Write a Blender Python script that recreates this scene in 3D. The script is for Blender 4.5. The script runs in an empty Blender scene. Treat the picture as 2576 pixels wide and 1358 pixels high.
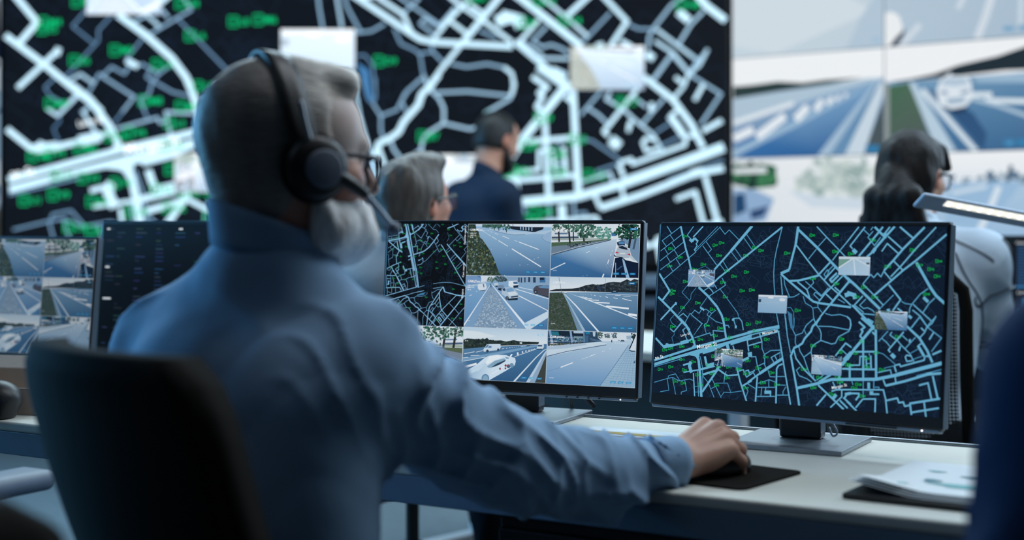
import bpy, bmesh, math, random
import numpy as np
from mathutils import Vector, Matrix
from mathutils.bvhtree import BVHTree
random.seed(7); RNG = np.random.default_rng(11)
SC = bpy.context.scene; COL = SC.collection
R = math.radians

# ------------------------------------------------------------------ helpers
def lin(c):
    return tuple((v/255/12.92 if v/255 <= .04045 else ((v/255+.055)/1.055)**2.4) for v in c)

def tag(o, label=None, cat=None, group=None, kind=None):
    if label: o['label'] = label
    if cat: o['category'] = cat
    if group: o['group'] = group
    if kind: o['kind'] = kind
    return o

def thing(name, label, cat, loc=(0,0,0), rz=0, group=None):
    o = bpy.data.objects.new(name, None); COL.objects.link(o)
    o.empty_display_size = .1; o.location = loc; o.rotation_euler = (0,0,rz)
    return tag(o, label, cat, group)

def link(name, me, m, parent=None, mat=None, smooth=False):
    o = bpy.data.objects.new(name, me); COL.objects.link(o)
    if m is not None: me.materials.append(m)
    if parent is not None: o.parent = parent
    if mat is not None: o.matrix_local = mat
    if smooth:
        me.polygons.foreach_set('use_smooth', [True]*len(me.polygons))
    return o

def obj(name, bm, m, parent=None, mat=None, smooth=False):
    me = bpy.data.meshes.new(name); bm.to_mesh(me); bm.free()
    return link(name, me, m, parent, mat, smooth)

def copy_tree(o, parent=None):
    c = o.copy(); COL.objects.link(c)
    if parent is not None:
        c.parent = parent
    for ch in list(o.children): copy_tree(ch, c)
    return c

def B(): return bmesh.new()

def box(bm, c, s, bev=0, rot=None, seg=2):
    r = bmesh.ops.create_cube(bm, size=1)
    vs = r['verts']
    M = Matrix.Translation(c) @ (rot.to_4x4() if rot is not None else Matrix()) @ Matrix.Diagonal((*s,1))
    bmesh.ops.transform(bm, matrix=M, verts=vs)
    if bev:
        es = list({e for v in vs for e in v.link_edges})
        bmesh.ops.bevel(bm, geom=es, offset=bev, segments=seg, affect='EDGES', profile=.5)
    return bm

def tube(bm, pts, rad, n=10, cap=True):
    pts = [Vector(p) for p in pts]; k = len(pts)
    rads = rad if isinstance(rad, (list, tuple)) else [rad]*k
    rings = []; up = Vector((0,0,1))
    prev = None
    for i, p in enumerate(pts):
        t = (pts[min(i+1,k-1)]-pts[max(i-1,0)]).normalized()
        if prev is None:
            a = t.cross(up if abs(t.z) < .9 else Vector((1,0,0))).normalized()
        else:
            a = (prev - t*prev.dot(t)).normalized()
        prev = a; b = t.cross(a)
        rings.append([bm.verts.new(p + (a*math.cos(2*math.pi*j/n)+b*math.sin(2*math.pi*j/n))*rads[i]) for j in range(n)])
    for i in range(k-1):
        for j in range(n):
            bm.faces.new((rings[i][j], rings[i][(j+1)%n], rings[i+1][(j+1)%n], rings[i+1][j]))
    if cap:
        bm.faces.new(list(reversed(rings[0]))); bm.faces.new(rings[-1])
    return bm

def lathe(bm, prof, n=32, M=None):
    rings = []; M = M or Matrix()
    for r, z in prof:
        rings.append([bm.verts.new(M @ Vector((r*math.cos(2*math.pi*j/n), r*math.sin(2*math.pi*j/n), z))) for j in range(n)])
    for i in range(len(prof)-1):
        for j in range(n):
            bm.faces.new((rings[i][j], rings[i][(j+1)%n], rings[i+1][(j+1)%n], rings[i+1][j]))
    bm.faces.new(list(reversed(rings[0]))); bm.faces.new(rings[-1])
    return bm

def sheet(bm, fn, nu, nv, th):
    """closed slab: fn(u,v)->(point, normal); th thickness"""
    def grid(s):
        g = []
        for i in range(nu+1):
            row = []
            for j in range(nv+1):
                p, nrm = fn(i/nu, j/nv); row.append(bm.verts.new(Vector(p)+Vector(nrm)*th*s))
            g.append(row)
        return g
    a, b = grid(.5), grid(-.5)
    for i in range(nu):
        for j in range(nv):
            bm.faces.new((a[i][j], a[i+1][j], a[i+1][j+1], a[i][j+1]))
            bm.faces.new((b[i][j], b[i][j+1], b[i+1][j+1], b[i+1][j]))
    for i in range(nu):
        bm.faces.new((a[i][0], b[i][0], b[i+1][0], a[i+1][0])); bm.faces.new((a[i][nv], a[i+1][nv], b[i+1][nv], b[i][nv]))
    for j in range(nv):
        bm.faces.new((a[0][j], a[0][j+1], b[0][j+1], b[0][j])); bm.faces.new((a[nu][j], b[nu][j], b[nu][j+1], a[nu][j+1]))
    return bm

def spline(pts, n=8):
    """Catmull-Rom through points"""
    P = [Vector(p) for p in pts]; P = [P[0]*2-P[1]] + P + [P[-1]*2-P[-2]]; out = []
    for i in range(1, len(P)-2):
        for k in range(n):
            t = k/n; a, b, c, d = P[i-1], P[i], P[i+1], P[i+2]
            out.append(.5*((2*b)+(c-a)*t+(2*a-5*b+4*c-d)*t*t+(3*b-a-3*c+d)*t**3))
    out.append(P[-2]); return out

# ------------------------------------------------------------------ materials
def mat(name, rgb, rough=.6, metal=0, var=.12, scale=40, bump=0, spec=.5, stretch=None, sheen=0, attr=None, coat=0):
    m = bpy.data.materials.new(name); m.use_nodes = True; nt = m.node_tree; N = nt.nodes; b = N['Principled BSDF']
    b.inputs['Roughness'].default_value = rough; b.inputs['Metallic'].default_value = metal
    b.inputs['Specular IOR Level'].default_value = spec
    if sheen: b.inputs['Sheen Weight'].default_value = sheen
    if coat: b.inputs['Coat Weight'].default_value = coat
    tc = N.new('ShaderNodeTexCoord'); nz = N.new('ShaderNodeTexNoise'); nz.inputs['Scale'].default_value = scale; nz.inputs['Detail'].default_value = 4
    mp = N.new('ShaderNodeMapping'); mp.inputs['Scale'].default_value = stretch or (1,1,1)
    nt.links.new(tc.outputs['Object'], mp.inputs['Vector']); nt.links.new(mp.outputs['Vector'], nz.inputs['Vector'])
    mx = N.new('ShaderNodeMix'); mx.data_type = 'RGBA'; mx.blend_type = 'MULTIPLY'; mx.inputs['Factor'].default_value = 1
    rp = N.new('ShaderNodeMapRange'); rp.inputs['To Min'].default_value = 1-var; rp.inputs['To Max'].default_value = 1+var
    nt.links.new(nz.outputs['Fac'], rp.inputs['Value']); nt.links.new(rp.outputs['Result'], mx.inputs['B'])
    if attr:
        at = N.new('ShaderNodeAttribute'); at.attribute_name = attr; nt.links.new(at.outputs['Color'], mx.inputs['A'])
    else:
        mx.inputs['A'].default_value = (*lin(rgb), 1)
    nt.links.new(mx.outputs['Result'], b.inputs['Base Color'])
    if bump:
        bp = N.new('ShaderNodeBump'); bp.inputs['Strength'].default_value = bump; bp.inputs['Distance'].default_value = .004
        nt.links.new(nz.outputs['Fac'], bp.inputs['Height']); nt.links.new(bp.outputs['Normal'], b.inputs['Normal'])
    return m

def screen_mat(name, strength, grain=.10, gscale=900, rough=.5, spec=.12):
    """lit display: colours of the picture come from the polygons it is drawn with"""
    m = bpy.data.materials.new(name); m.use_nodes = True; nt = m.node_tree; N = nt.nodes; b = N['Principled BSDF']
    at = N.new('ShaderNodeAttribute'); at.attribute_name = 'Col'
    tc = N.new('ShaderNodeTexCoord'); nz = N.new('ShaderNodeTexNoise'); nz.inputs['Scale'].default_value = gscale; nz.inputs['Detail'].default_value = 2
    nt.links.new(tc.outputs['Object'], nz.inputs['Vector'])
    rp = N.new('ShaderNodeMapRange'); rp.inputs['To Min'].default_value = 1-grain; rp.inputs['To Max'].default_value = 1+grain
    nt.links.new(nz.outputs['Fac'], rp.inputs['Value'])
    mx = N.new('ShaderNodeMix'); mx.data_type = 'RGBA'; mx.blend_type = 'MULTIPLY'; mx.inputs['Factor'].default_value = 1
    nt.links.new(at.outputs['Color'], mx.inputs['A']); nt.links.new(rp.outputs['Result'], mx.inputs['B'])
    nt.links.new(mx.outputs['Result'], b.inputs['Emission Color']); b.inputs['Emission Strength'].default_value = strength
    b.inputs['Base Color'].default_value = (.006,.006,.007,1); b.inputs['Roughness'].default_value = rough; b.inputs['Specular IOR Level'].default_value = spec
    return m

def glow_mat(name, rgb, s):
    m = bpy.data.materials.new(name); m.use_nodes = True; b = m.node_tree.nodes['Principled BSDF']
    b.inputs['Emission Color'].default_value = (*lin(rgb),1); b.inputs['Emission Strength'].default_value = s
    b.inputs['Base Color'].default_value = (*lin(rgb),1)
    return m

def glass_mat(name, tint=(.8,.9,1.0), refl=.12):
    m = bpy.data.materials.new(name); m.use_nodes = True; nt = m.node_tree; N = nt.nodes
    out = N['Material Output']; tr = N.new('ShaderNodeBsdfTransparent'); tr.inputs['Color'].default_value = (*tint,1)
    gl = N.new('ShaderNodeBsdfGlossy'); gl.inputs['Roughness'].default_value = .03; mx = N.new('ShaderNodeMixShader'); mx.inputs[0].default_value = refl
    nt.links.new(tr.outputs[0], mx.inputs[1]); nt.links.new(gl.outputs[0], mx.inputs[2]); nt.links.new(mx.outputs[0], out.inputs['Surface'])
    return m

M = {}
M['black_plastic'] = mat('black_plastic', (20,20,22), .45, scale=200, bump=.05)
M['dark_bezel'] = mat('dark_bezel', (15,15,17), .4, scale=300)
M['grey_trim'] = mat('grey_trim', (120,136,152), .35, .25, scale=120)
M['dark_panel'] = mat('dark_panel', (50,46,42), .6, var=.08, scale=30); M['steel'] = mat('steel', (140,148,156), .38, .85, var=.18, scale=60, stretch=(1,12,1))
M['black_fabric'] = mat('black_fabric', (23,20,16), .9, var=.25, scale=350, bump=.3, spec=.15)
M['desk_white'] = mat('desk_white', (204,203,194), .5, var=.05, scale=25, spec=.35)
M['desk_edge'] = mat('desk_edge', (108,130,150), .5, var=.06, scale=30)
M['leg_white'] = mat('leg_white', (200,204,208), .45, var=.05)
M['floor'] = mat('carpet', (108,118,122), .95, var=.22, scale=18, bump=.25, spec=.1)
M['wall'] = mat('wall_paint', (34,37,42), .85, var=.08, scale=8)
M['ceiling'] = mat('ceiling_paint', (70,74,80), .9, var=.06, scale=6)
M['skin'] = mat('skin', (200,150,130), .5, var=.10, scale=45, bump=.06, spec=.35, attr='Col')
M['shirt'] = mat('blue_shirt_cotton', (132,163,194), .85, var=.06, scale=260, bump=.12, spec=.15, sheen=.15)
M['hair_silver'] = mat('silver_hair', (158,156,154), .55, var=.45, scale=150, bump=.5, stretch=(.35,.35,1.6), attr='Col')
M['beard_white'] = mat('white_beard', (226,222,220), .7, var=.25, scale=160, bump=.6, stretch=(1,1,.4))
M['hair_grey'] = mat('grey_brown_hair', (92,85,80), .55, var=.85, scale=38, bump=.8, stretch=(2.4,2.4,.3))
M['hair_dark'] = mat('dark_hair', (15,13,12), .5, var=.5, scale=90, bump=.5, stretch=(1.5,1.5,.5))
M['hair_black'] = mat('black_hair', (22,17,16), .6, var=.6, scale=80, bump=.8, stretch=(2,2,.35), spec=.25)
M['navy_cloth'] = mat('navy_cloth', (36,48,66), .9, var=.15, scale=120, bump=.2, spec=.1)
M['blue_cloth'] = mat('deep_blue_cloth', (36,58,92), .9, var=.12, scale=120, bump=.2, spec=.1)
M['grey_cloth'] = mat('grey_cloth', (150,152,156), .9, var=.1, scale=120, bump=.2, spec=.1)
M['jacket'] = mat('pale_jacket', (186,200,214), .8, var=.06, scale=90, bump=.12, spec=.2)
M['dark_trousers'] = mat('dark_trousers', (24,26,32), .9, var=.15, scale=160, bump=.2, spec=.1)
M['arm_grey'] = mat('grey_arm_plastic', (118,130,144), .5); M['paper'] = mat('paper', (222,226,228), .8, var=.03)
M['cardboard'] = mat('tissue_carton', (178,160,146), .85, var=.08, scale=60)
M['lens'] = glass_mat('spectacle_lens')
M['mic_grey'] = mat('silver_plastic', (150,158,168), .35, .3)
M['cup_grey'] = mat('slate_plastic', (112,120,136), .6)
M['navy_frame'] = mat('navy_frame', (14,20,46), .3)
M['lamp_white'] = mat('lamp_aluminium', (168,184,204), .5, .1)
M['led'] = glow_mat('led_white', (255,246,226), 3.2)
M['led_soft'] = glow_mat('led_diffuser', (238,234,220), 1.1); M['led_red'] = glow_mat('led_power', (255,238,230), 3)
M['monitor_screen'] = screen_mat('monitor_screen', .92); M['oblique_screen'] = screen_mat('oblique_screen', .5)
M['wall_screen'] = screen_mat('wall_screen', 1.9, grain=.05, gscale=60, rough=.6, spec=.1)
M['feed_wall'] = screen_mat('feed_wall_screen', 1.0, grain=.05, gscale=60, rough=.6, spec=.1)

# ------------------------------------------------------------------ flat pictures drawn with polygons
_TXT = {}
def text_tris(s):
    if s in _TXT: return _TXT[s]
    cu = bpy.data.curves.new('lettering', 'FONT'); cu.body = s; cu.size = 1; cu.resolution_u = 2; cu.offset = .012
    o = bpy.data.objects.new('lettering', cu); COL.objects.link(o)
    dg = bpy.context.evaluated_depsgraph_get(); me = o.evaluated_get(dg).to_mesh()
    v = np.array([x.co[:2] for x in me.vertices]).reshape(-1,2); f = [tuple(p.vertices) for p in me.polygons]
    o.evaluated_get(dg).to_mesh_clear(); bpy.data.objects.remove(o); bpy.data.curves.remove(cu)
    _TXT[s] = (v, f); return _TXT[s]

def clip_poly(pts, cols, rect):
    x0, y0, x1, y1 = rect
    P = [(p[0], p[1], c) for p, c in zip(pts, cols)]
    for ax, lim, sg in ((0,x0,1),(0,x1,-1),(1,y0,1),(1,y1,-1)):
        out = []
        for i in range(len(P)):
            a, b = P[i-1], P[i]; da, db = (a[ax]-lim)*sg, (b[ax]-lim)*sg
            if (da >= 0) != (db >= 0):
                t = da/(da-db); out.append((a[0]+(b[0]-a[0])*t, a[1]+(b[1]-a[1])*t, tuple(a[2][k]+(b[2][k]-a[2][k])*t for k in range(3))))
            if db >= 0: out.append(b)
        P = out
        if len(P) < 3: return None, None
    return [(p[0],p[1]) for p in P], [p[2] for p in P]

def inside(p, poly):
    x, y = p; c = False
    for i in range(len(poly)):
        (x1,y1),(x2,y2) = poly[i-1], poly[i]
        if (y1 > y) != (y2 > y) and x < (x2-x1)*(y-y1)/(y2-y1)+x1: c = not c
    return c

class Canvas:
    """collects coloured polygons in metres: x right, y up, layers stack towards the viewer"""
    def __init__(s, rect, eps=3e-5): s.rect = rect; s.P = []; s.eps = eps; s.z = 0; s.rng = random.Random(5)
    def poly(s, pts, col, z=None, clip=True):
        cols = [tuple(c) for c in col] if isinstance(col[0], (list,tuple)) else [tuple(col)]*len(pts)
        cols = [lin(c) for c in cols]
        if clip:
            pts, cols = clip_poly(pts, cols, s.rect)
            if pts is None: return
        s.P.append((pts, cols, s.z if z is None else z))
    def stroke(s, pts, w, col, z=None):
        for i in range(len(pts)-1):
            (ax,ay),(bx,by) = pts[i], pts[i+1]; dx, dy = bx-ax, by-ay; l = math.hypot(dx,dy)
            if l < 1e-9: continue
            dx, dy = dx/l*w/2, dy/l*w/2
            s.poly([(ax-dy,ay+dx),(ax+dy,ay-dx),(bx+dy,by-dx),(bx-dy,by+dx)], col, z)
        for p in pts[1:-1]: s.disc(p, w/2, col, z)
    def disc(s, c, r, col, z=None, n=10):
        s.poly([(c[0]+r*math.cos(2*math.pi*k/n), c[1]+r*math.sin(2*math.pi*k/n)) for k in range(n)], col, z)
    def text(s, t, at, h, col, rot=0, z=None):
        v, f = text_tris(t); k = h/.72; ca, sa = math.cos(rot), math.sin(rot)
        for q in f:
            s.poly([(at[0]+k*(v[i][0]*ca-v[i][1]*sa), at[1]+k*(v[i][0]*sa+v[i][1]*ca)) for i in q], col, z)
    def scatter(s, cols, n, size, poly, wide=1.0):
        xs = [p[0] for p in poly]; ys = [p[1] for p in poly]; k = 0; tries = 0
        while k < n and tries < n*12:
            tries += 1; p = (s.rng.uniform(min(xs),max(xs)), s.rng.uniform(min(ys),max(ys)))
            if not inside(p, poly): continue
            r = size*s.rng.uniform(.35,1.0); a = s.rng.uniform(0,6.28); m = s.rng.choice([4,5,5,6])
            pts = [(p[0]+r*wide*s.rng.uniform(.6,1)*math.cos(a+6.283*i/m), p[1]+r*s.rng.uniform(.45,.9)*math.sin(a+6.283*i/m)) for i in range(m)]
            s.poly(pts, s.rng.choice(cols), s.z+s.rng.uniform(0,.9)); k += 1
    def cobbles(s, cols, poly):
        ys = [p[1] for p in poly]; y = max(ys); y0 = min(ys); H = y-y0; top = y
        while y > y0:
            d = H*(.012+.06*(top-y)/H); xs = [p[0] for p in poly]; x = min(xs)+d*s.rng.random()
            while x < max(xs):
                c = (x+s.rng.uniform(-.2,.2)*d, y-d*s.rng.uniform(.3,.7))
                if inside(c, poly):
                    m = s.rng.choice([5,6,7]); a = s.rng.random()
                    s.poly([(c[0]+d*.5*s.rng.uniform(.7,1.15)*math.cos(a+6.283*i/m), c[1]+d*.36*s.rng.uniform(.7,1.1)*math.sin(a+6.283*i/m)) for i in range(m)], s.rng.choice(cols), s.z+s.rng.uniform(0,.8))
                x += d*1.02
            y -= d*.62
    def build(s, name, m, parent, matl=None):
        vs, fs, cs = [], [], []
        for pts, cols, z in s.P:
            b = len(vs)
            vs += [(p[0], -(z+1)*s.eps, p[1]) for p in pts]; fs.append(tuple(range(b, b+len(pts)))); cs += cols
        me = bpy.data.meshes.new(name); me.from_pydata(vs, [], fs)
        at = me.color_attributes.new('Col', 'FLOAT_COLOR', 'POINT')
        a = np.ones((len(vs),4), np.float32); a[:,:3] = np.array(cs)
        at.data.foreach_set('color', a.ravel())
        # faces must look towards the viewer (-y)
        bm = bmesh.new(); bm.from_mesh(me); bm.normal_update()
        bmesh.ops.reverse_faces(bm, faces=[f for f in bm.faces if f.normal.y > 0]); bm.to_mesh(me); bm.free()
        return link(name, me, m, parent, matl)

def draw_ops(cv, ops, fn, sc, dim=None):
    """fn maps authored coordinates to metres, sc scales authored lengths; dim softens or brightens colours"""
    f2 = dim or (lambda c: c)
    def cc(c): return [f2(x) for x in c] if isinstance(c[0], (list,tuple)) else f2(c)
    for o in ops:
        cv.z += 1
        if o[0] == 't':
            (p,) = fn(o[3]); cv.text(o[4], (p[0], p[1]-o[2]*sc*.5), o[2]*sc*.82, cc(o[1])); continue
        pts = fn(o[-1] if o[0] in 'psfg' else o[2])
        if o[0] == 'p': cv.poly(pts, cc(o[1]))
        elif o[0] == 's': cv.stroke(pts, o[2]*sc, cc(o[1]))
        elif o[0] == 'c': cv.disc(pts[0], o[3]*sc, cc(o[1]), n=14)
        elif o[0] == 'f': cv.scatter([cc(c) for c in o[1]], o[2], o[3]*sc, pts)
        elif o[0] == 'g': cv.cobbles([cc(c) for c in o[1]], pts); cv.z += 1

def pairs(a, k=1.0): return [(a[i]*k, a[i+1]*k) for i in range(0, len(a), 2)]
# ------------------------------------------------------------------ smooth organic bodies (distance fields -> one mesh)
def _hash(i, j, k):
    n = (i*73856093) ^ (j*19349663) ^ (k*83492791); n = (n ^ (n >> 13))*1274126177
    return ((n ^ (n >> 16)) & 0xffff)/65535.0
def vnoise(x, y, z):
    x, y, z = np.broadcast_arrays(x, y, z)
    xi, yi, zi = (np.floor(a).astype(np.int64) for a in (x, y, z)); f = [a-b for a, b in ((x,xi),(y,yi),(z,zi))]
    f = [t*t*(3-2*t) for t in f]; out = 0
    for a in (0,1):
        for b in (0,1):
            for c in (0,1):
                w = (f[0] if a else 1-f[0])*(f[1] if b else 1-f[1])*(f[2] if c else 1-f[2]); out = out+w*_hash(xi+a, yi+b, zi+c)
    return out

class SDF:
    def __init__(s, lo, hi, h):
        s.h = h; s.lo = np.array(lo, float); s.n = np.ceil((np.array(hi)-s.lo)/h).astype(int)+2
        s.ax = [s.lo[i]+h*np.arange(s.n[i]) for i in range(3)]; s.d = np.full(s.n, .5, np.float32)
    def win(s, lo, hi):
        sl = []
        for i in range(3):
            a = max(0, int((lo[i]-s.lo[i])/s.h)-1); b = min(s.n[i], int((hi[i]-s.lo[i])/s.h)+3); sl.append(slice(a, max(a,b)))
        X = s.ax[0][sl[0]][:,None,None]; Y = s.ax[1][sl[1]][None,:,None]; Z = s.ax[2][sl[2]][None,None,:]
        return tuple(sl), X, Y, Z
    def comb(s, sl, d, k, op='u'):
        a = s.d[sl]
        if a.size == 0: return
        if op == 'u':
            if k > 0: h = np.clip(.5+.5*(a-d)/k, 0, 1); r = a*(1-h)+d*h-k*h*(1-h)
            else: r = np.minimum(a, d)
        else:
            d = -d
            if k > 0: h = np.clip(.5-.5*(a-d)/k, 0, 1); r = a*(1-h)+d*h+k*h*(1-h)
            else: r = np.maximum(a, d)
        s.d[sl] = r
    def cone(s, a, b, ra, rb, k=.02, op='u', disp=None):
        a = np.array(a, float); b = np.array(b, float); m = max(ra, rb)+k+3*s.h+.015
        sl, X, Y, Z = s.win(np.minimum(a,b)-m, np.maximum(a,b)+m)
        ab = b-a; L2 = max(ab@ab, 1e-12)
        t = np.clip(((X-a[0])*ab[0]+(Y-a[1])*ab[1]+(Z-a[2])*ab[2])/L2, 0, 1)
        dx, dy, dz = X-a[0]-t*ab[0], Y-a[1]-t*ab[1], Z-a[2]-t*ab[2]
        d = np.sqrt(dx*dx+dy*dy+dz*dz)-(ra+(rb-ra)*t)
        if disp is not None: d = d+disp(t, X, Y, Z)
        s.comb(sl, d, k, op)
    def ell(s, c, r, k=.02, fr=None, op='u'):
        c = np.array(c, float); r = np.array(r, float); m = r.max()+k+3*s.h
        sl, X, Y, Z = s.win(c-m, c+m); P = (X-c[0], Y-c[1], Z-c[2])
        if fr is not None: P = tuple(P[0]*f[0]+P[1]*f[1]+P[2]*f[2] for f in fr)
        q = [p/a for p, a in zip(P, r)]; q2 = [p/a for p, a in zip(q, r)]
        k0 = np.sqrt(q[0]**2+q[1]**2+q[2]**2); k1 = np.sqrt(q2[0]**2+q2[1]**2+q2[2]**2)
        s.comb(sl, k0*(k0-1)/np.maximum(k1, 1e-6), k, op)
    def half(s, p, n, k=0):
        """cut away everything on the n side of the plane through p"""
        sl, X, Y, Z = s.win(s.lo, s.lo+s.n*s.h)
        d = (X-p[0])*n[0]+(Y-p[1])*n[1]+(Z-p[2])*n[2]; s.comb(sl, -d, k, 's')
    def disp(s, fn):
        sl, X, Y, Z = s.win(s.lo, s.lo+s.n*s.h); s.d[sl] += fn(X, Y, Z).astype(np.float32)
    def mesh(s):
        d = s.d; ins = d < 0; c = np.zeros(np.array(d.shape)-1, np.uint8)
        for a in (0,1):
            for b in (0,1):
                for e in (0,1): c += ins[a:d.shape[0]-1+a, b:d.shape[1]-1+b, e:d.shape[2]-1+e]
        act = (c > 0) & (c < 8); I = np.argwhere(act); vid = np.full(c.shape, -1, np.int64); vid[act] = np.arange(len(I))
        pos = np.zeros((len(I),3)); cnt = np.zeros(len(I))
        cor = [(a,b,e) for a in (0,1) for b in (0,1) for e in (0,1)]
        val = {q: d[I[:,0]+q[0], I[:,1]+q[1], I[:,2]+q[2]].astype(float) for q in cor}
        for q in cor:
            for ax in range(3):
                if q[ax]: continue
                w = list(q); w[ax] = 1; w = tuple(w); va, vb = val[q], val[w]; m = (va < 0) != (vb < 0)
                t = np.where(m, va/np.where(m, va-vb, 1), 0)
                p = np.tile(np.array(q, float), (len(I),1)); p[:,ax] += t
                pos[m] += p[m]; cnt[m] += 1
        V = s.lo+s.h*(I+pos/cnt[:,None]); F = []
        for ax in range(3):
            o = [i for i in range(3) if i != ax]; sa = [slice(None)]*3; sb = [slice(None)]*3; sa[ax] = slice(0,-1); sb[ax] = slice(1,None)
            A, Bv = ins[tuple(sa)], ins[tuple(sb)]; E = np.argwhere(A != Bv)
            ok = (E[:,o[0]] > 0) & (E[:,o[1]] > 0) & (E[:,o[0]] < c.shape[o[0]]) & (E[:,o[1]] < c.shape[o[1]]); E = E[ok]
            fl = A[E[:,0],E[:,1],E[:,2]]; q = []
            for u, v in ((-1,-1),(0,-1),(0,0),(-1,0)):
                G = E.copy(); G[:,o[0]] += u; G[:,o[1]] += v; q.append(vid[G[:,0],G[:,1],G[:,2]])
            q = np.stack(q, 1)
            flip = fl if ax != 1 else ~fl
            q[~flip] = q[~flip][:,::-1]; F.append(q[(q >= 0).all(1)])
        return V, np.concatenate(F)

def smooth_verts(V, F, it, lam=.5):
    e = np.concatenate([F[:,[0,1]],F[:,[1,2]],F[:,[2,3]],F[:,[3,0]]]); e = np.concatenate([e, e[:,::-1]])
    n = np.bincount(e[:,0], minlength=len(V))[:,None]
    for _ in range(it):
        s = np.stack([np.bincount(e[:,0], V[e[:,1],k], len(V)) for k in range(3)], 1)/np.maximum(n,1); V = V+(s-V)*lam
    return V

def organic(name, sdfs, m, parent, org, colf=None, smooth=2):
    """org: origin of the parent (meshes are stored relative to it); colf(V)->linear rgb"""
    Vs, Fs, b = [], [], 0
    for s in (sdfs if isinstance(sdfs, list) else [sdfs]):
        V, F = s.mesh()
        if smooth: V = smooth_verts(V, F, smooth)
        Vs.append(V); Fs.append(F+b); b += len(V)
    V = np.concatenate(Vs); F = np.concatenate(Fs)
    me = bpy.data.meshes.new(name); n = len(F)
    me.vertices.add(len(V)); me.vertices.foreach_set('co', (V-np.array(org)).astype(np.float32).ravel())
    me.loops.add(n*4); me.loops.foreach_set('vertex_index', F.astype(np.int32).ravel())
    me.polygons.add(n); me.polygons.foreach_set('loop_start', np.arange(0,n*4,4,dtype=np.int32)); me.update(calc_edges=True)
    if colf is not None:
        at = me.color_attributes.new('Col', 'FLOAT_COLOR', 'POINT'); a = np.ones((len(V),4), np.float32); a[:,:3] = colf(V); at.data.foreach_set('color', a.ravel())
    return link(name, me, m, parent, None, True)

class Head:
    """local axes: f forward, r to the person's right, u up; O between the ears at eye level"""
    def __init__(s, O, psi, pitch=0, roll=0, k=1.0):
        cp, sp = math.cos(R(psi)), math.sin(R(psi)); f = np.array([cp,sp,0]); r = np.array([sp,-cp,0]); u = np.array([0,0,1.])
        a = R(pitch); f, u = f*math.cos(a)+u*math.sin(a), u*math.cos(a)-f*math.sin(a)
        a = R(roll); r, u = r*math.cos(a)-u*math.sin(a), u*math.cos(a)+r*math.sin(a)
        s.O = np.array(O, float); s.f, s.r, s.u, s.k = f, r, u, k; s.fr = np.array([f, r, u])
    def P(s, f, r, u): return s.O+s.k*(s.f*f+s.r*r+s.u*u)
    def L(s, V): return (V-s.O)@s.fr.T/s.k
    def base(s, S, neck_to, rn=.056, chin=1.0):
        k = s.k; P = s.P; e = lambda c, r, kk=.02, op='u': S.ell(P(*c), np.array(r)*k, kk, s.fr, op); c = lambda a, b, ra, rb, kk=.012, op='u': S.cone(P(*a), P(*b), ra*k, rb*k, kk, op)
        e((-.012,0,.026), (.097,.076,.090)); e((.03,0,-.035), (.066,.060,.078), .03); e((.062,0,-.088), (.036,.040,.034), .03)
        e((.078,0,-.108), (.018,.022,.016), .02); e((.036,0,.036), (.061,.064,.062), .02)
        c((.090,-.03,.020), (.090,.03,.020), .010, .010, .018)                     # brow
        for q in (-1,1):
            e((.064,q*.042,-.028), (.028,.022,.022), .02)                          # cheekbone
            e((.106,q*.032,-.002), (.014,.017,.012), .010, 's')                    # eye socket
            e((.080,q*.031,-.002), (.0135,.0135,.0135), .003)                      # eyeball
            c((.090,q*.018,.007), (.086,q*.046,.005), .004, .003, .004)            # lid
            e((.098,q*.013,-.043), (.012,.008,.008), .006)                         # nostril wing
            e((-.004,q*.078,-.012), (.019,.008,.032), .004); e((.001,q*.087,-.010), (.010,.005,.018), .004, 's')   # ear
            e((-.002,q*.077,-.036), (.009,.006,.010), .004)
        c((.096,0,.006), (.119,0,-.030), .008, .0115, .012)                        # nose
        c((.090,-.019,-.066), (.090,.019,-.066), .007, .007, .008); c((.089,-.017,-.078), (.089,.017,-.078), .008, .008, .008)
        c((.106,-.018,-.072), (.106,.018,-.072), .003, .003, .004, 's')            # mouth line
        S.cone(P(-.028,0,-.045), neck_to, rn, rn*1.08, .03)

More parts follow.
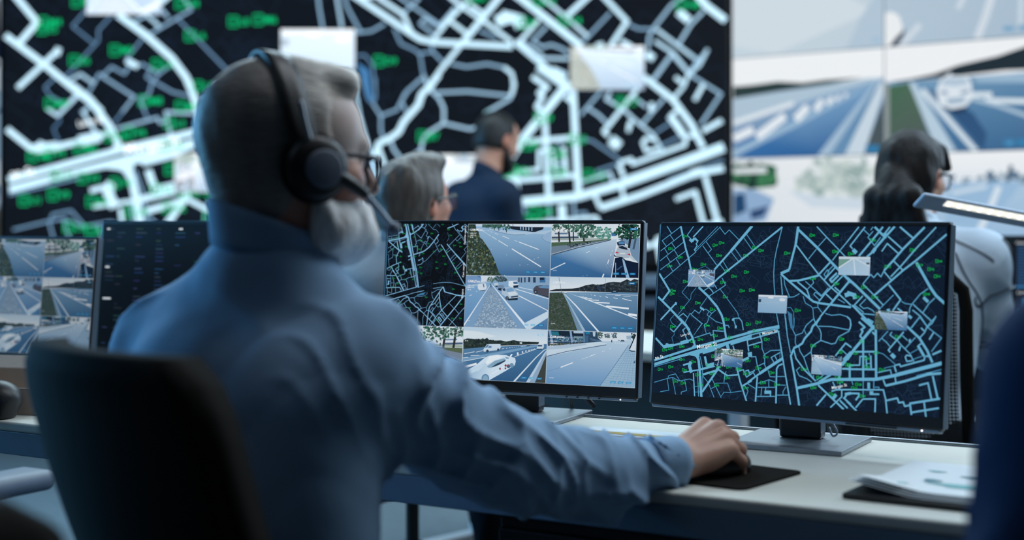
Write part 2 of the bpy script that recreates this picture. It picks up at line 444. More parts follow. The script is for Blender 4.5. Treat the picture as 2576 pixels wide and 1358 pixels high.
def hand(S, w, d, thumb, up, k=1.0, curl=(.5,.7,.5), spread=.3, wr=.026, drop=0):
    """w wrist centre, d pointing direction, thumb side direction, up = back of the hand"""
    w = np.array(w, float); d = np.array(d, float); d /= np.linalg.norm(d); t = np.array(thumb, float); t -= d*(t@d); t /= np.linalg.norm(t); u = np.cross(d, t); u = u if u@np.array(up) > 0 else -u
    P = lambda a, b, c: w+k*(d*a+t*b+u*c)
    S.cone(P(-.05,0,0), P(.012,0,.002), wr*k, wr*.98*k, .01)
    mcp = [(.088,.031,.012),(.093,.010,.017),(.088,-.012,.014),(.078,-.031,.007)]; ln = [(.042,.026,.021),(.047,.029,.022),(.043,.027,.021),(.033,.021,.019)]; rd = [.0098,.0102,.0096,.0085]
    for i, m in enumerate(mcp):
        S.cone(P(.012,m[1]*.55,.002), P(*m), .0165*k, .0125*k, .010); S.cone(P(.02,m[1]*.6,.013), P(m[0]-.004,m[1],m[2]+.007), .0045*k, .0062*k, .007)
    S.ell(P(.048,.002,-.005), np.array((.048,.038,.016))*k, .010, np.array([d,t,u]))
    for i, m in enumerate(mcp):
        ang = -drop; p = P(*m); sp = (.5-i/3)*spread
        for j, L in enumerate(ln[i]):
            ang += curl[j]*(1+.08*i); q = p+k*L*((d*math.cos(sp)+t*math.sin(sp))*math.cos(ang)-u*math.sin(ang))
            S.cone(p, q, rd[i]*k*(1.06-.08*j), rd[i]*k*(.97-.1*j), .003); S.ell(q, np.array((1.,1.,1.))*rd[i]*k*(1.06-.1*j), .004); p = q
    a = P(.022,.030,-.008); b = P(.058,.050,-.020); c = P(.086,.052,-.030); e = P(.106,.045,-.036)
    S.cone(a, b, .0155*k, .0122*k, .012); S.cone(b, c, .0118*k, .0105*k, .004); S.cone(c, e, .0105*k, .0082*k, .004)

def nrm(v): v = np.array(v, float); return v/np.linalg.norm(v)

def folds(seed, f1, amp, axis=None):
    """cloth creases that run round a limb: ridged noise stretched across it"""
    def g(t, X, Y, Z):
        n = vnoise(X*8+seed, Y*8+seed*.7, Z*8); m = vnoise(X*11-seed, Y*11+seed, Z*11)
        ph = t*f1+3.0*n+Z*13+X*5; w = 1-np.abs(np.sin(ph*math.pi)); r = vnoise(X*23+seed, Y*23, Z*23)
        return amp*((.55-w*w*1.5*(.35+m))+.35*(r-.5))
    return g

def torso(S, J, grow, k=.05, hunch=.02, belly=0):
    sL, sR, hL, hR, nb = (np.array(J[q], float) for q in ('shL','shR','hipL','hipR','neck'))
    ms, mh = (sL+sR)/2, (hL+hR)/2; r = nrm(sR-sL); up = nrm(ms-mh); f = nrm(np.cross(up, r)); up = np.cross(r, f); fr = np.array([r,f,up]); w = np.linalg.norm(sR-sL)/2
    S.ell(ms-up*.13-f*hunch, (w*.98+grow, .105+grow, .20), k, fr); S.ell(ms*.45+mh*.55-f*hunch*.4+f*belly, (w*.84+grow, .105+grow+belly, .19), k, fr)
    S.ell(mh+up*.03, (w*.86+grow, .115+grow, .14), k, fr)
    for s in (sL, sR): S.cone(nb-up*.035, s-up*.012, .056+grow*.6, .052+grow, .04)
    S.ell(ms-up*.035-f*(hunch+.01), (w*.85, .085+grow, .065), .05, fr)
    return f, r, up

def person(name, label, J, H, skin, shirt_m, hair_fn, hair_m, res=.008, hres=None, trousers_m='dark_trousers', shirt_name='shirt', skin_col=(206,156,136), grow=.016, hands=None, hunch=.02, belly=0, wr=.5, sleeve=1.0, collar=True, beard=None, standing=False, extra_cut=None, group=None):
    org = np.array(J['floor'], float); root = thing(name, label, 'person', tuple(org), group=group)
    pts = np.array([J[q] for q in ('neck','shL','shR','elL','elR','wrL','wrR','hipL','hipR')]); lo = pts.min(0)-.16; hi = pts.max(0)+.16
    allp = np.array([J[q] for q in J if q not in ('toe','beard_m','collar_r','collar_f','collar_t')]); blo = allp.min(0)-.16; bhi = np.maximum(allp.max(0), H.O+.1)+.16
    # skin: head, neck, trunk, limbs and hands grown as one body
    S = SDF(blo, bhi, res); H.base(S, np.array(J['neck'], float)-np.array([0,0,.02]), J.get('rn',.056) if isinstance(J.get('rn',.056), float) else .056)
    torso(S, J, -.012, hunch=hunch)
    for q in 'LR':
        S.cone(J['sh'+q], J['el'+q], .046, .036, .02); S.cone(J['el'+q], J['wr'+q], .037, .024, .015)
        S.cone(J['hip'+q], J['kn'+q], .072, .05, .03); S.cone(J['kn'+q], J['an'+q], .05, .034, .02)
        ft = np.array(J['an'+q])+nrm(J['toe'])*.12-np.array([0,0,.05]); S.cone(np.array(J['an'+q])-np.array([0,0,.04]), ft, .034, .03, .02)
    parts = [S]
    for q in 'LR':
        hd = hands[q]; hr = .0026 if hd.get('fine') else max(.0045, res*.6); w = np.array(J['wr'+q], float)
        Hs = SDF(w-.23, w+.23, hr); hand(Hs, w, hd['d'], hd['t'], hd['u'], hd.get('k',1.0), hd.get('curl',(.35,.45,.3)), hd.get('spread',.3), drop=hd.get('drop',0)); parts.append(Hs)
    def scol(V):
        L = H.L(V); c = np.tile(np.array(lin(skin_col)), (len(V),1)); n = vnoise(V[:,0]*38, V[:,1]*38, V[:,2]*38)[:,None]
        c = c*(1+(n-.5)*np.array([.25,.35,.35]))
        ear = (np.abs(L[:,1]) > .074) & (np.abs(L[:,2]) < .06); c[ear] *= np.array([1.0,.8,.76])
        eye = (np.hypot(np.hypot(L[:,0]-.088, np.abs(L[:,1])-.031), L[:,2]+.002) < .0095); c[eye] = lin((226,226,228))
        iris = (np.hypot(np.abs(L[:,1])-.031, L[:,2]+.002) < .0045) & (L[:,0] > .088) & (L[:,0] < .1); c[iris] = lin((40,50,60))
        lip = (np.abs(L[:,2]+.072) < .011) & (np.abs(L[:,1]) < .024) & (L[:,0] > .088); c[lip] *= np.array([.95,.72,.72])
        if skin: c = skin(V, L, c)
        return c
    body = organic('body', parts, M['skin'], root, org, scol)
    # clothes
    T = SDF(lo, hi, res if hres is None else hres); f, r, up = torso(T, J, grow, hunch=hunch, belly=belly)
    for i, q in enumerate('LR'):
        a, b, c = (np.array(J[x+q], float) for x in ('sh','el','wr'))
        T.cone(a, b, .058+grow*.5, .048+grow*.5, .045, disp=folds(3.1+i*7, 3.0, .012*wr)); 
        md = b+(c-b)*.5-np.array([0,0,.014]); T.cone(b, md, .050+grow*.55, .047+grow*.6, .03, disp=folds(9.3+i*5, 2.3, .012*wr)); T.cone(md, b+(c-b)*.94*sleeve, .047+grow*.6, .033+grow*.35, .03, disp=folds(12.1+i*5, 2.1, .010*wr))
    sd = 4.2
    ap = np.array(J['shR'], float)-up*.13
    def crease(X, Y, Z):
        n = vnoise(X*5+sd, Y*5, Z*5); g = np.exp(-((X-ap[0])**2+(Y-ap[1])**2+(Z-ap[2])**2)/.045)
        w = 1-np.abs(np.sin((X*5-Z*7+Y*3+2.4*n)*math.pi)); return wr*(.0035*w*w*(.15+g)+.005*(np.abs(vnoise(X*6+Z*4+sd, Y*6-Z*3, Z*10+X*5)-.5)*2-.35)+.004*(vnoise(X*24, Y*24, Z*24)-.5))
    T.disp(crease)
    mh = (np.array(J['hipL'])+np.array(J['hipR']))/2
    T.half(mh-up*.02, -up, .01)
    if extra_cut: extra_cut(T)
    shirt = organic(shirt_name, T, M[shirt_m], root, org)
    P = SDF(np.minimum(allp.min(0), allp.min(0))-.14, np.array([allp[:,0].max(), allp[:,1].max(), mh[2]+.2])+np.array([.14,.14,0]), max(res,.008))
    for q in 'LR':
        P.cone(np.array(J['hip'+q], float), J['kn'+q], .095, .066, .04, disp=folds(5, 6, .01*wr)); P.cone(J['kn'+q], np.array(J['an'+q])+np.array([0,0,.02]), .066, .055, .03, disp=folds(8, 8, .01*wr))
    fr = np.array([r,f,up]); P.ell(mh+up*.0, (.17,.13,.12), .05, fr); organic('trousers', P, M[trousers_m], root, org)
    for q in 'LR':
        a = np.array(J['an'+q], float); tdir = nrm(J['toe']); Q = SDF(a-.24, a+.24, .009); Q.cone(a-np.array([0,0,.045])-tdir*.02, a+tdir*.15-np.array([0,0,.06]), .042, .038, .02); Q.cone(a, a-np.array([0,0,.05]), .045, .045, .02)
        Q.half(np.array([0,0,max(.003,a[2]-.1)]), np.array([0,0,-1.])); organic('shoe', Q, M['black_plastic'], root, org)
    if hair_fn:
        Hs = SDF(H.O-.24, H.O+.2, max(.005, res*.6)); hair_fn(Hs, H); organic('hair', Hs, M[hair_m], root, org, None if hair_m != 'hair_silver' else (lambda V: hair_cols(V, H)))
    if beard:
        Bs = SDF(H.O-.2, H.O+.2, max(.004, res*.55)); beard(Bs, H); organic('beard', Bs, M[J.get('beard_m','beard_white')], root, org)
    if collar:
        nb = np.array(J['neck'], float); ax = nrm(H.P(-.028,0,-.045)-nb); bm = B(); e1 = nrm(np.cross(ax, (0,1,.2))); e2 = np.cross(ax, e1); fd = f-ax*(f@ax); fd /= np.linalg.norm(fd)
        def fn(uu, vv):
            th = uu*2*math.pi; dr = e1*math.cos(th)+e2*math.sin(th); front = dr@fd; rad = J.get('collar_r',.064)+.006*(1-vv)+.004*front; zz = -.012+vv*(.046-.012*front)-J.get('collar_t',.012)*(dr@nrm(fd+.6*r))
            p = nb+fd*J.get('collar_f',.004)+dr*rad+ax*zz; return p-org, dr
        n = 36; rings = []
        for s in (.5,-.5):
            g = []
            for i in range(n):
                row = []
                for j in range(5):
                    p, nn = fn(i/n, j/4); row.append(bm.verts.new(Vector(p)+Vector(nn)*.004*s))
                g.append(row)
            rings.append(g)
        a, b = rings
        for i in range(n):
            k2 = (i+1)%n
            for j in range(4):
                bm.faces.new((a[i][j], a[k2][j], a[k2][j+1], a[i][j+1])); bm.faces.new((b[i][j], b[i][j+1], b[k2][j+1], b[k2][j]))
            bm.faces.new((a[i][4], a[k2][4], b[k2][4], b[i][4])); bm.faces.new((a[i][0], b[i][0], b[k2][0], a[k2][0]))
        bmesh.ops.recalc_face_normals(bm, faces=bm.faces)
        obj('collar', bm, M[shirt_m], root, smooth=True)
    return root, dict(f=f, r=r, up=up, shirt=shirt, body=body)

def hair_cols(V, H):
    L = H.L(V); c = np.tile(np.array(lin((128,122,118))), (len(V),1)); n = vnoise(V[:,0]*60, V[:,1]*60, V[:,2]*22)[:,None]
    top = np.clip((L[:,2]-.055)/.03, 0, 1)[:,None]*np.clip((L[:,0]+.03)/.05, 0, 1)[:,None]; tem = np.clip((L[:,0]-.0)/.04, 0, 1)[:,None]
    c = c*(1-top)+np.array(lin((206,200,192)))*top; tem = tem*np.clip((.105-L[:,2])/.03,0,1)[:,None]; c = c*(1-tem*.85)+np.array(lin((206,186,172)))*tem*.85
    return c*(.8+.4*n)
MAP_LINES=[(81,[753,-16,841,486,1000,1342,1131,1909,1252,2615]),(38,[204,-14,397,418]),(32,[730,56,49,880,222,1215]),(32,[811,510,10,1499]),(32,[891,963,3,2111]),(32,[990,1495,40,2638]),(34,[1411,1522,207,3192]),(32,[354,539,509,849]),(32,[436,1009,599,1351]),(31,[548,1424,704,1778]),(31,[649,1971,813,2323]),(32,[157,1336,304,1669]),(32,[262,1814,412,2146]),(32,[379,2338,535,2691]),(83,[1,2856,457,3886,180,4499]),(87,[11,4270,516,4952,1015,5693,1211,5958,1328,6173]),(69,[723,4630,163,5644]),(106,[691,4608,771,4650]),(37,[1260,7,1031,532,1164,745]),(56,[1630,5,1269,648]),(118,[1134,769,1249,933]),(105,[1232,910,1318,719]),(80,[1317,695,1464,906]),(43,[1464,906,1392,1050,1442,1143,1338,1406,1394,1499]),(27,[2194,3,1346,1453]),(27,[2294,27,1394,1499]),(30,[2272,74,2481,470,2631,212,2998,766]),(112,[3478,-24,2740,1444]),(78,[2740,1444,2152,2556]),(71,[3500,1472,2320,3038,2178,3277]),(30,[1771,901,2002,1367,1887,1558]),(33,[1658,1163,2233,2296]),(29,[2884,1301,3170,1895]),(30,[2742,1490,3044,2060]),(30,[2464,2056,2676,2559]),(30,[2350,2222,2544,2610]),(29,[3281,462,3596,1125]),(29,[3201,694,3517,1356]),(18,[1482,2582,1780,2359,2001,2576]),(25,[1147,3517,946,3953,1243,4383]),(25,[1492,3640,1306,4027,1302,4309,828,5308]),(25,[688,5318,541,5590,612,5797,808,5993]),(90,[1583,3612,1968,4127,2321,4708,2519,5202,2608,5609,2663,6055]),(36,[1964,3615,1789,3811]),(36,[2168,3394,2283,3667]),(33,[1998,4126,2604,3442,2455,3032]),(42,[1979,3614,2075,3748,2156,3907]),(27,[2387,3638,3104,5020,3157,5267]),(41,[2940,5362,3173,5312,3282,5508,3349,5994]),(88,[2913,5437,3000,5403]),(41,[2988,5486,3058,5800]),(111,[3030,5826,3103,5833]),(27,[1925,4200,1674,4800]),(79,[1689,4799,1847,4951]),(30,[1861,4926,1905,4877,2141,5115,2284,4919]),(30,[2141,5115,2043,5331,1995,5660,1879,5785,1928,6120]),(30,[2031,5007,1964,5221,2324,5586,2566,5682]),(31,[1753,4887,1657,5151,1482,4977,1367,5196,1305,5177,1126,5755]),(34,[1337,5222,1786,5747,1618,6147]),(40,[879,5398,1042,5197,1238,5441]),(40,[1014,5670,726,6283]),(31,[1242,5956,1035,6199]),(35,[2659,5789,2777,5756,2827,5912]),(69,[4569,41,3499,1472]),(34,[4569,41,4411,1268,4348,1950,4345,2719,4382,3395,4427,3910]),(34,[4518,4959,4608,5579]),(39,[4604,2843,4694,3894]),(39,[4812,4960,4897,5857]),(33,[4719,2928,4760,3330,4948,3991]),(33,[4866,4018,5101,3981,5288,3792]),(100,[5129,16,5076,984]),(84,[5076,984,4952,1931,4886,2472]),(106,[4886,2472,4598,2686]),(76,[4599,2708,4892,3099,5639,4036,5780,4204,5972,4279,7060,4444]),(91,[5134,174,5825,1193,6558,2362,6972,2998,7022,3070]),(54,[5077,1029,5519,1913,5924,2696,6320,3337,6707,3839,7057,4337]),(43,[5776,14,6133,611,6596,1352,6804,1697]),(35,[6133,611,5864,1126]),(35,[5800,1282,5544,1845]),(42,[6953,601,6596,1352,6371,1886]),(65,[6281,2021,5924,2696]),(77,[5926,2740,5523,2935,5224,3061,4920,3098]),(55,[5199,3129,5542,3555,5667,4079]),(35,[5473,3093,6067,3878]),(35,[5715,2971,5762,3168,5542,3555]),(35,[5845,3671,5781,3807,5994,4124]),(35,[5845,3671,6041,3901]),(40,[6269,3427,6041,3901]),(79,[6972,2998,6375,4296]),(59,[6375,4296,6048,5020,5925,5424,5794,5566,5773,5779]),(53,[6728,2748,6349,3423,6171,3740,5969,4192]),(53,[6184,3739,6449,4117]),(53,[6476,2278,6109,2996]),(35,[6100,2688,6213,2419,6269,2505,6171,2817,6100,2688]),(35,[6394,2193,6215,2507]),(74,[6538,2582,6309,2965,6380,3093,6595,2711]),(53,[6481,3372,6674,3623]),(157,[6838,3809,7018,3690]),(32,[6606,4019,6849,4221]),(30,[5416,3917,5510,4310,5706,4473,5778,4601,5823,5169,6043,5755]),(30,[5777,4557,5952,4522]),(32,[5931,4282,5952,4522,6095,4797]),(34,[6203,4833,6420,4925,6709,4860,6922,4952,7059,5157]),(33,[5823,5169,5601,5495,5502,5803]),(25,[4884,4597,5009,4589,5114,4826,5151,5577,5119,5868]),(47,[7198,31,6827,865]),(52,[7406,30,6939,1082,7022,1233]),(146,[7036,1277,7159,1470]),(36,[7345,161,7561,485]),(36,[7665,29,7592,203]),(36,[7671,267,7512,594,7744,1066]),(72,[7986,28,7853,331,7242,1641]),(82,[7717,29,8037,544]),(56,[8214,27,8058,372]),(81,[8366,5,8088,544]),(191,[8011,502,8112,500]),(87,[8064,587,7749,1239]),(128,[7773,1195,7677,1435]),(77,[7676,1413,7503,1677]),(36,[7924,589,7731,1067]),(55,[8164,543,8635,1219]),(51,[7982,1363,8149,930,8528,1477]),(65,[8530,25,8968,639]),(75,[9311,43,8683,1175,8374,1823,8085,2389]),(54,[9665,42,9080,1167,8608,2155,8308,2721]),(69,[9998,417,9072,1843,8688,2364,8326,2933,7814,3729]),(50,[8375,1865,8688,2364]),(50,[8087,2453,8325,2890]),(41,[8085,2389,7992,2735,7873,2547,7764,2788,7657,2621,7413,3149]),(46,[7413,3149,7789,3730,8108,4264]),(60,[8256,3149,8652,3932,8418,4539]),(33,[8421,3692,8036,4397]),(97,[9098,1926,9569,3248,9747,3654,10020,4050]),(37,[9497,3294,9261,3600,9028,4117,8959,4332,8942,4627]),(32,[8679,4014,8806,4132,9029,4159]),(39,[9714,3780,9540,4083,9357,4596]),(107,[9362,3761,9514,4001]),(44,[9053,4158,9357,4596,9633,4989]),(44,[9036,4452,9288,4768,9494,5250,9570,5368]),(43,[9772,4730,9660,5112,9496,5333]),(39,[9288,4768,9010,5417]),(93,[6882,2829,7182,3248,8013,4484]),(77,[7092,4334,7162,4416,7809,5437]),(52,[7431,3795,7160,4329]),(36,[7538,3960,7341,4317,7475,4480,7602,4428,7759,4545,7839,4667]),(41,[7186,4328,7481,4694]),(41,[7327,4748,7843,4795]),(146,[6906,3653,7144,3769]),(146,[7142,3683,7176,3983]),(55,[8564,4402,8717,4559]),(111,[8229,4545,8329,4512]),(98,[8920,4754,9022,4893]),(47,[6942,4950,7051,5114,7086,5413,7041,5667]),(67,[7340,5220,7541,5481]),(66,[7619,5026,7779,5290]),(92,[914,5500,1177,5878,1451,6578,1560,7033]),(44,[1045,5678,712,6318,563,6142]),(22,[745,6362,734,6481,647,6654,744,7116]),(43,[1153,6044,1066,6193,1241,6715]),(82,[1,6739,356,7249]),(125,[355,7226,697,7120]),(81,[667,7147,1003,6972]),(142,[1003,6958,1306,6802]),(67,[1306,6802,1483,6622]),(36,[1528,6594,2108,6262,2143,6397,2232,6343]),(39,[2290,6706,2223,6113,2627,6123]),(24,[1786,5734,1492,6458]),(27,[1530,5451,1817,5754]),(27,[1865,5820,1975,6320]),(83,[2570,5369,2730,6503]),(90,[2,8082,1595,7132,2732,6558,3659,6076]),(28,[9,8470,1070,7878]),(109,[1609,7493,1729,7850,1797,8443,1918,10038]),(30,[1783,7659,1916,8383]),(78,[2354,7206,1881,7463]),(96,[1964,7639,2060,8181]),(131,[2060,8181,2354,8032]),(84,[1827,8417,2358,8146]),(83,[1928,8704,2428,8413,2533,8034]),(83,[2589,7936,2471,8362,1936,9714]),(65,[2469,8316,2730,8558,2852,8657]),(52,[2852,8657,3244,8562]),(32,[2799,8413,2747,8624,2734,9058]),(67,[1146,8242,1463,8066]),(134,[1445,7998,1393,8260,1485,8643]),(52,[1178,8658,1466,8553,1767,8447]),(52,[1562,8657,1660,10029]),(33,[1708,8500,1811,10008]),(30,[1901,8385,1961,9573]),(24,[1637,9433,1833,9384]),(24,[1665,9752,1861,9725]),(28,[47,9387,588,9082,773,9012,1029,9189,1423,9022,1579,9094]),(28,[586,9035,612,8915,873,8789,1059,9185]),(28,[556,9086,647,9776,307,9917]),(28,[757,9014,921,9995]),(28,[1242,9115,1342,9704,1131,9826,1137,9965]),(30,[1932,8795,2141,9136,2396,9970]),(30,[2266,8868,2663,9954]),(27,[2259,9487,2403,9353]),(26,[2425,9144,2867,9086,3003,9589]),(26,[2659,9864,2754,9623,3004,9611,3406,9465]),(64,[3151,8008,3330,8935,3599,10021]),(63,[3425,9170,3754,8835]),(29,[3480,9095,3636,9433,3563,9803]),(29,[3623,9054,3859,9224]),(43,[3251,8358,3422,8247,3552,8659,3740,8433]),(43,[3497,8328,3610,8247,3676,8508]),(98,[3375,7733,3600,7550]),(161,[3632,7230,3654,7453]),(129,[2771,6820,2843,7178]),(75,[2905,6852,3670,6405]),(50,[2995,6911,3047,7134]),(49,[3486,6363,3587,7190]),(32,[3548,6878,3683,6796]),(97,[3514,6112,4639,5666]),(45,[3520,6292,4643,5777]),(51,[3529,6541,4565,5994,4648,5955]),(46,[3540,6879,4034,6604]),(48,[3947,6140,4048,6603]),(95,[4522,5953,4605,5924]),(55,[4622,6011,4808,7415,5167,9989]),(22,[4729,6714,4710,7426]),(34,[4048,6603,4060,6961,4157,7309,4189,7842]),(34,[4157,7309,4375,7062,4711,7004]),(35,[3545,7014,3595,7189]),(161,[3611,7233,3649,7499]),(37,[3677,7496,3848,7455,3923,7962,4022,8353]),(34,[3924,8007,4159,7800,4239,8059]),(107,[4809,7459,4269,8100,4023,8398]),(68,[4023,8398,3612,8943]),(39,[4510,7715,4403,7460,4511,7337,4715,7137]),(39,[4525,7335,4617,7570]),(61,[4819,7768,4683,7873,4619,8058,4655,9999]),(62,[3944,8587,3921,10019]),(29,[3615,9033,3911,9284]),(40,[3589,8272,3651,8399,3833,8264,3816,8199]),(40,[3778,8338,3888,8616]),(40,[3600,8585,3807,8357]),(31,[4314,8184,4396,8529,4592,8527]),(30,[4647,8498,4925,8462]),(31,[3985,8961,4374,8710,4602,8813]),(30,[4649,8962,4968,8941]),(31,[4360,8734,4373,9110]),(31,[3979,9185,4611,9100]),(31,[4121,9188,4108,9658]),(37,[3925,9706,4614,9608]),(33,[4681,9532,5068,9477]),(30,[4971,9029,4883,9305,4888,9481]),(37,[4262,9169,4268,9346]),(123,[4228,9427,4467,9394]),(50,[4438,9367,4446,9610]),(34,[4554,5213,4608,5588]),(39,[4847,5190,4934,6161,5076,7121]),(77,[5203,6798,5095,7295,5359,9108,5469,10009]),(81,[6036,5096,5898,5414,5795,5598,5749,5865,5544,6280,5470,6551,5338,6718,5204,6820]),(54,[5179,6889,5278,7407,5598,8028,5993,8587]),(40,[5821,5113,5899,5458,6041,5708,6103,5964,6100,6335,5905,6551,5815,6692,5783,7001,5833,7301]),(38,[5783,7001,5548,7311]),(38,[5353,6739,5402,6998,5549,7333,5736,8098,5909,8468]),(35,[5902,8252,5910,8511]),(39,[6100,6335,6465,6495,6596,6439,6692,6083,7023,5751,7071,5574,7059,5145,7003,5020]),(37,[5996,5559,6438,5543,7048,5684]),(33,[5783,5204,5563,5574,5453,5980,5224,6134,5223,6531,5269,6703]),(33,[5118,5833,5224,6134]),(33,[5515,5798,5591,6055]),(25,[4958,5181,5045,5707,5118,5833,5154,5653,5152,5166]),(35,[5429,7873,5312,8062,5417,8356,5694,8496,5861,8670]),(106,[5330,9068,5998,8739,6522,8432,7169,8349]),(68,[6080,8793,6974,9995]),(80,[6101,8617,6488,8178]),(35,[6019,8541,6250,8208]),(45,[6565,8556,6694,8925]),(64,[6361,9272,6060,9920]),(57,[6541,9075,6696,8968,7184,8901]),(31,[6815,8566,6825,8907]),(50,[6879,8964,6889,9326,6527,9957]),(126,[6703,9224,6604,9452]),(62,[6830,9527,7101,9912]),(62,[6943,9361,7207,9705]),(103,[6990,9183,7190,9091]),(67,[7043,9218,6970,9399]),(57,[6616,7128,6937,6405,7120,6601]),(39,[6803,6763,7008,7042]),(78,[6884,7313,7127,6857]),(120,[6841,7619,7129,6900]),(73,[6859,7810,7153,7775]),(67,[7101,7588,7120,8270]),(68,[6766,8208,6783,8356]),(103,[7008,7299,7226,6719,7810,5467]),(77,[7411,4987,7811,5510]),(163,[7785,5512,7865,5454]),(67,[7340,5208,7541,5491,7429,5629,7483,5709,7400,5974,7467,6096]),(43,[7618,5014,7802,5170,7755,5344]),(86,[7902,5587,7983,8201]),(66,[7791,5724,7897,5885]),(72,[7508,6177,7565,8255]),(66,[7178,6852,7971,6767]),(51,[7017,7598,7430,7550,7430,7081,7622,7060,7664,7649]),(61,[7774,7001,7805,7675]),(36,[7658,7438,7785,7423]),(33,[7720,6879,7736,7005]),(67,[7023,7812,7945,7721]),(72,[7107,7588,7128,8311]),(111,[7038,8366,7985,8243,8604,7955]),(130,[8603,7946,9735,7320,10006,7165]),(55,[8211,8235,8295,8559]),(83,[8295,8547,8858,8255,9196,8045,9602,7788,10006,7688]),(49,[8580,7999,8613,8329]),(29,[10002,7493,9242,7916]),(110,[9554,7794,9721,7732]),(67,[9747,7852,9929,9012]),(58,[9338,8398,9612,8238,9740,9081]),(72,[9070,9385,10000,9002]),(59,[8340,9327,8683,9152,8739,9393,8873,9331,8927,9551,9084,9465]),(63,[9082,9383,9145,9971]),(62,[9130,9849,9975,9494]),(57,[9515,9236,9594,10022]),(55,[8225,8757,8313,9247,8382,10008]),(51,[7054,8919,8225,8778]),(101,[7749,8443,7758,8779]),(142,[7850,8893,7855,9103]),(60,[7854,9053,8106,9026]),(56,[7582,9353,7987,9294,7994,10027]),(56,[7582,9353,7364,9851]),(62,[7072,9555,7395,10015]),(67,[7059,9110,7446,9076,7450,9203,7353,9450]),(33,[7567,8340,7592,9267]),(31,[7196,8431,7241,8638]),(33,[7911,8337,7922,8757]),(30,[7945,8670,8084,8651,8087,8776]),(42,[8026,7880,8423,7684,8466,7930]),(27,[8221,7625,8541,7461]),(59,[8541,7461,8612,7787]),(54,[8553,7438,8713,7357,8740,7479,9464,7063,9483,6854]),(92,[9252,6319,9356,6578,9459,6857]),(49,[9264,6318,9359,6205]),(58,[9507,6851,9652,6835]),(82,[8885,5332,9291,5921,9549,6558,9719,7157]),(67,[9710,6747,9979,6512]),(36,[9682,6585,9965,5857,9520,5319]),(46,[9519,5278,9442,5616,9315,5877]),(53,[9327,5377,9428,5535]),(53,[9719,5591,9596,5975]),(37,[9266,4841,9034,5403]),(36,[9290,4839,9520,5319]),(36,[9533,4820,9634,5019,9749,4803]),(36,[9634,5019,9519,5278]),(55,[8794,5634,8333,6645,8399,6764]),(139,[8431,6853,8551,7033]),(35,[8295,5636,8007,6213]),(38,[8104,6035,8260,6231,8379,6451]),(42,[8421,5667,8363,5841,8607,6112,8737,6351,9019,6781,9151,7181]),(54,[8713,6395,8682,6608]),(114,[8656,6569,8706,6584]),(39,[8749,5826,8928,6081]),(123,[8965,6086,9027,6097]),(37,[9169,5891,8864,6505]),(49,[9071,6900,8922,6854,8876,6963,8930,7186,9101,7125]),(27,[9042,6736,9257,6506]),(27,[9124,7060,9387,6865]),(28,[8023,6804,8176,6872,8564,7374]),(34,[6984,6443,7146,6641])]
MAP_POLYS=[[9,8233,1662,7278,2781,6704,3663,6189,3667,6333,2845,6835,2354,7229,1761,7499,1646,7674,1369,7635,1066,7785,578,8074,548,8101,302,8247,16,8422],[1426,7512,1760,7476,1754,7709,1665,7765,1585,7681],[1528,6990,1653,7047,1475,7205,1428,7163],[310,7301,456,6994,553,7064,725,7033,713,7142,406,7329]]
MAP_POND=[[4889,4753,4947,4838,5063,4963,5093,5493,5129,5756,5045,5719,4976,5281]]
MAP_LABELS=[('N7',893,605),('E2',355,1356),('E9',2083,1122),('N6',2311,977),('NE',2242,1726),('E3',754,1858),('N0',1660,2260),('N5',343,2392),('N2',1327,2565),('E4',1008,3302),('L9',2589,2618),('N3',2847,2921),('N4',2449,3287),('M4',535,3872),('E5',518,4059),('L8',3182,3733),('M6',3530,3677),('L6',2575,4114),('M5',1526,4539),('E6',957,4850),('L4',2108,4881),('L5',2676,5420),('M8',1917,5838),('M9',605,6010),('M3',2427,5956),('L2',3476,5642),('E7',3308,2658),('E1',3252,1708),('E8',3563,1231),('E8',3800,1396),('D4',4730,1532),('B5',5586,506),('B4',6390,489),('B8',6397,1401),('B6',5686,2919),('B7',6489,3188),('D9',5199,4739),('V7',3825,5518),('B4',6924,1519),('B1',7638,757),('B2',8922,1264),('C5',8143,2185),('H0',9730,1843),('H2',9497,2269),('H1',9704,2637),('C9',9138,2064),('C3',7405,3331),('C4',7766,3839),('J4',7199,3852),('H8',9395,3592),('V6',1705,6670),('L3',2270,6400),('K5',1429,6800),('V8',341,7426),('V5',573,7307),('M2',995,7151),('U7',656,7891),('V3',1040,7918),('U8',2195,6983),('U1',211,8592),('V9',617,8403),('V4',1491,8007),('R3',1157,8521),('U4',1687,8743),('U3',828,9229),('K8',1141,9290),('K6',1800,9310),('R5',2415,9260),('N1',2798,8786),('R1',2263,7597),('A2',2058,8126),('X2',2226,8598),('R2',2450,8191),('V2',2834,8159),('M2',3188,8230),('K3',3472,8453),('K1',3519,7717),('U9',3486,9265),('K4',2846,6460),('K7',4162,6448),('K2',3794,6884),('V1',4162,7442),('K9',3913,8098),('R9',4402,8306),('U8',4097,8902),('H9',4606,8946),('J8',6761,6193),('B7',5800,6658),('J7',6754,6897),('G4',5514,7972),('A7',6054,8384),('A2',5870,8951),('A9',6676,8275),('A8',6762,8530),('A6',6505,9230),('U6',3741,6001),('A5',6996,7566),('C7',8565,5928),('J5',7244,6909),('J3',7909,6816),('J6',7625,7153),('J2',7637,7610),('C2',8110,7722),('G8',7356,8592),('G5',7232,8809),('G9',7501,9196),('G2',7068,7584),('J9',7433,6261)]
MAP_THUMBS=[('cobble',[1157,2581,2177,2578,2183,3580,1159,3587]),('lanes',[6585,1673,7609,1687,7625,2687,6623,2639]),('traffic',[3843,3932,4871,3928,4867,4933,3840,4942]),('hedge',[7863,4601,8891,4568,8878,5566,7884,5571]),('avenue',[2337,7162,3377,7131,3374,8117,2358,8146]),('wide',[5837,7179,6840,7146,6844,8198,5842,8207])]
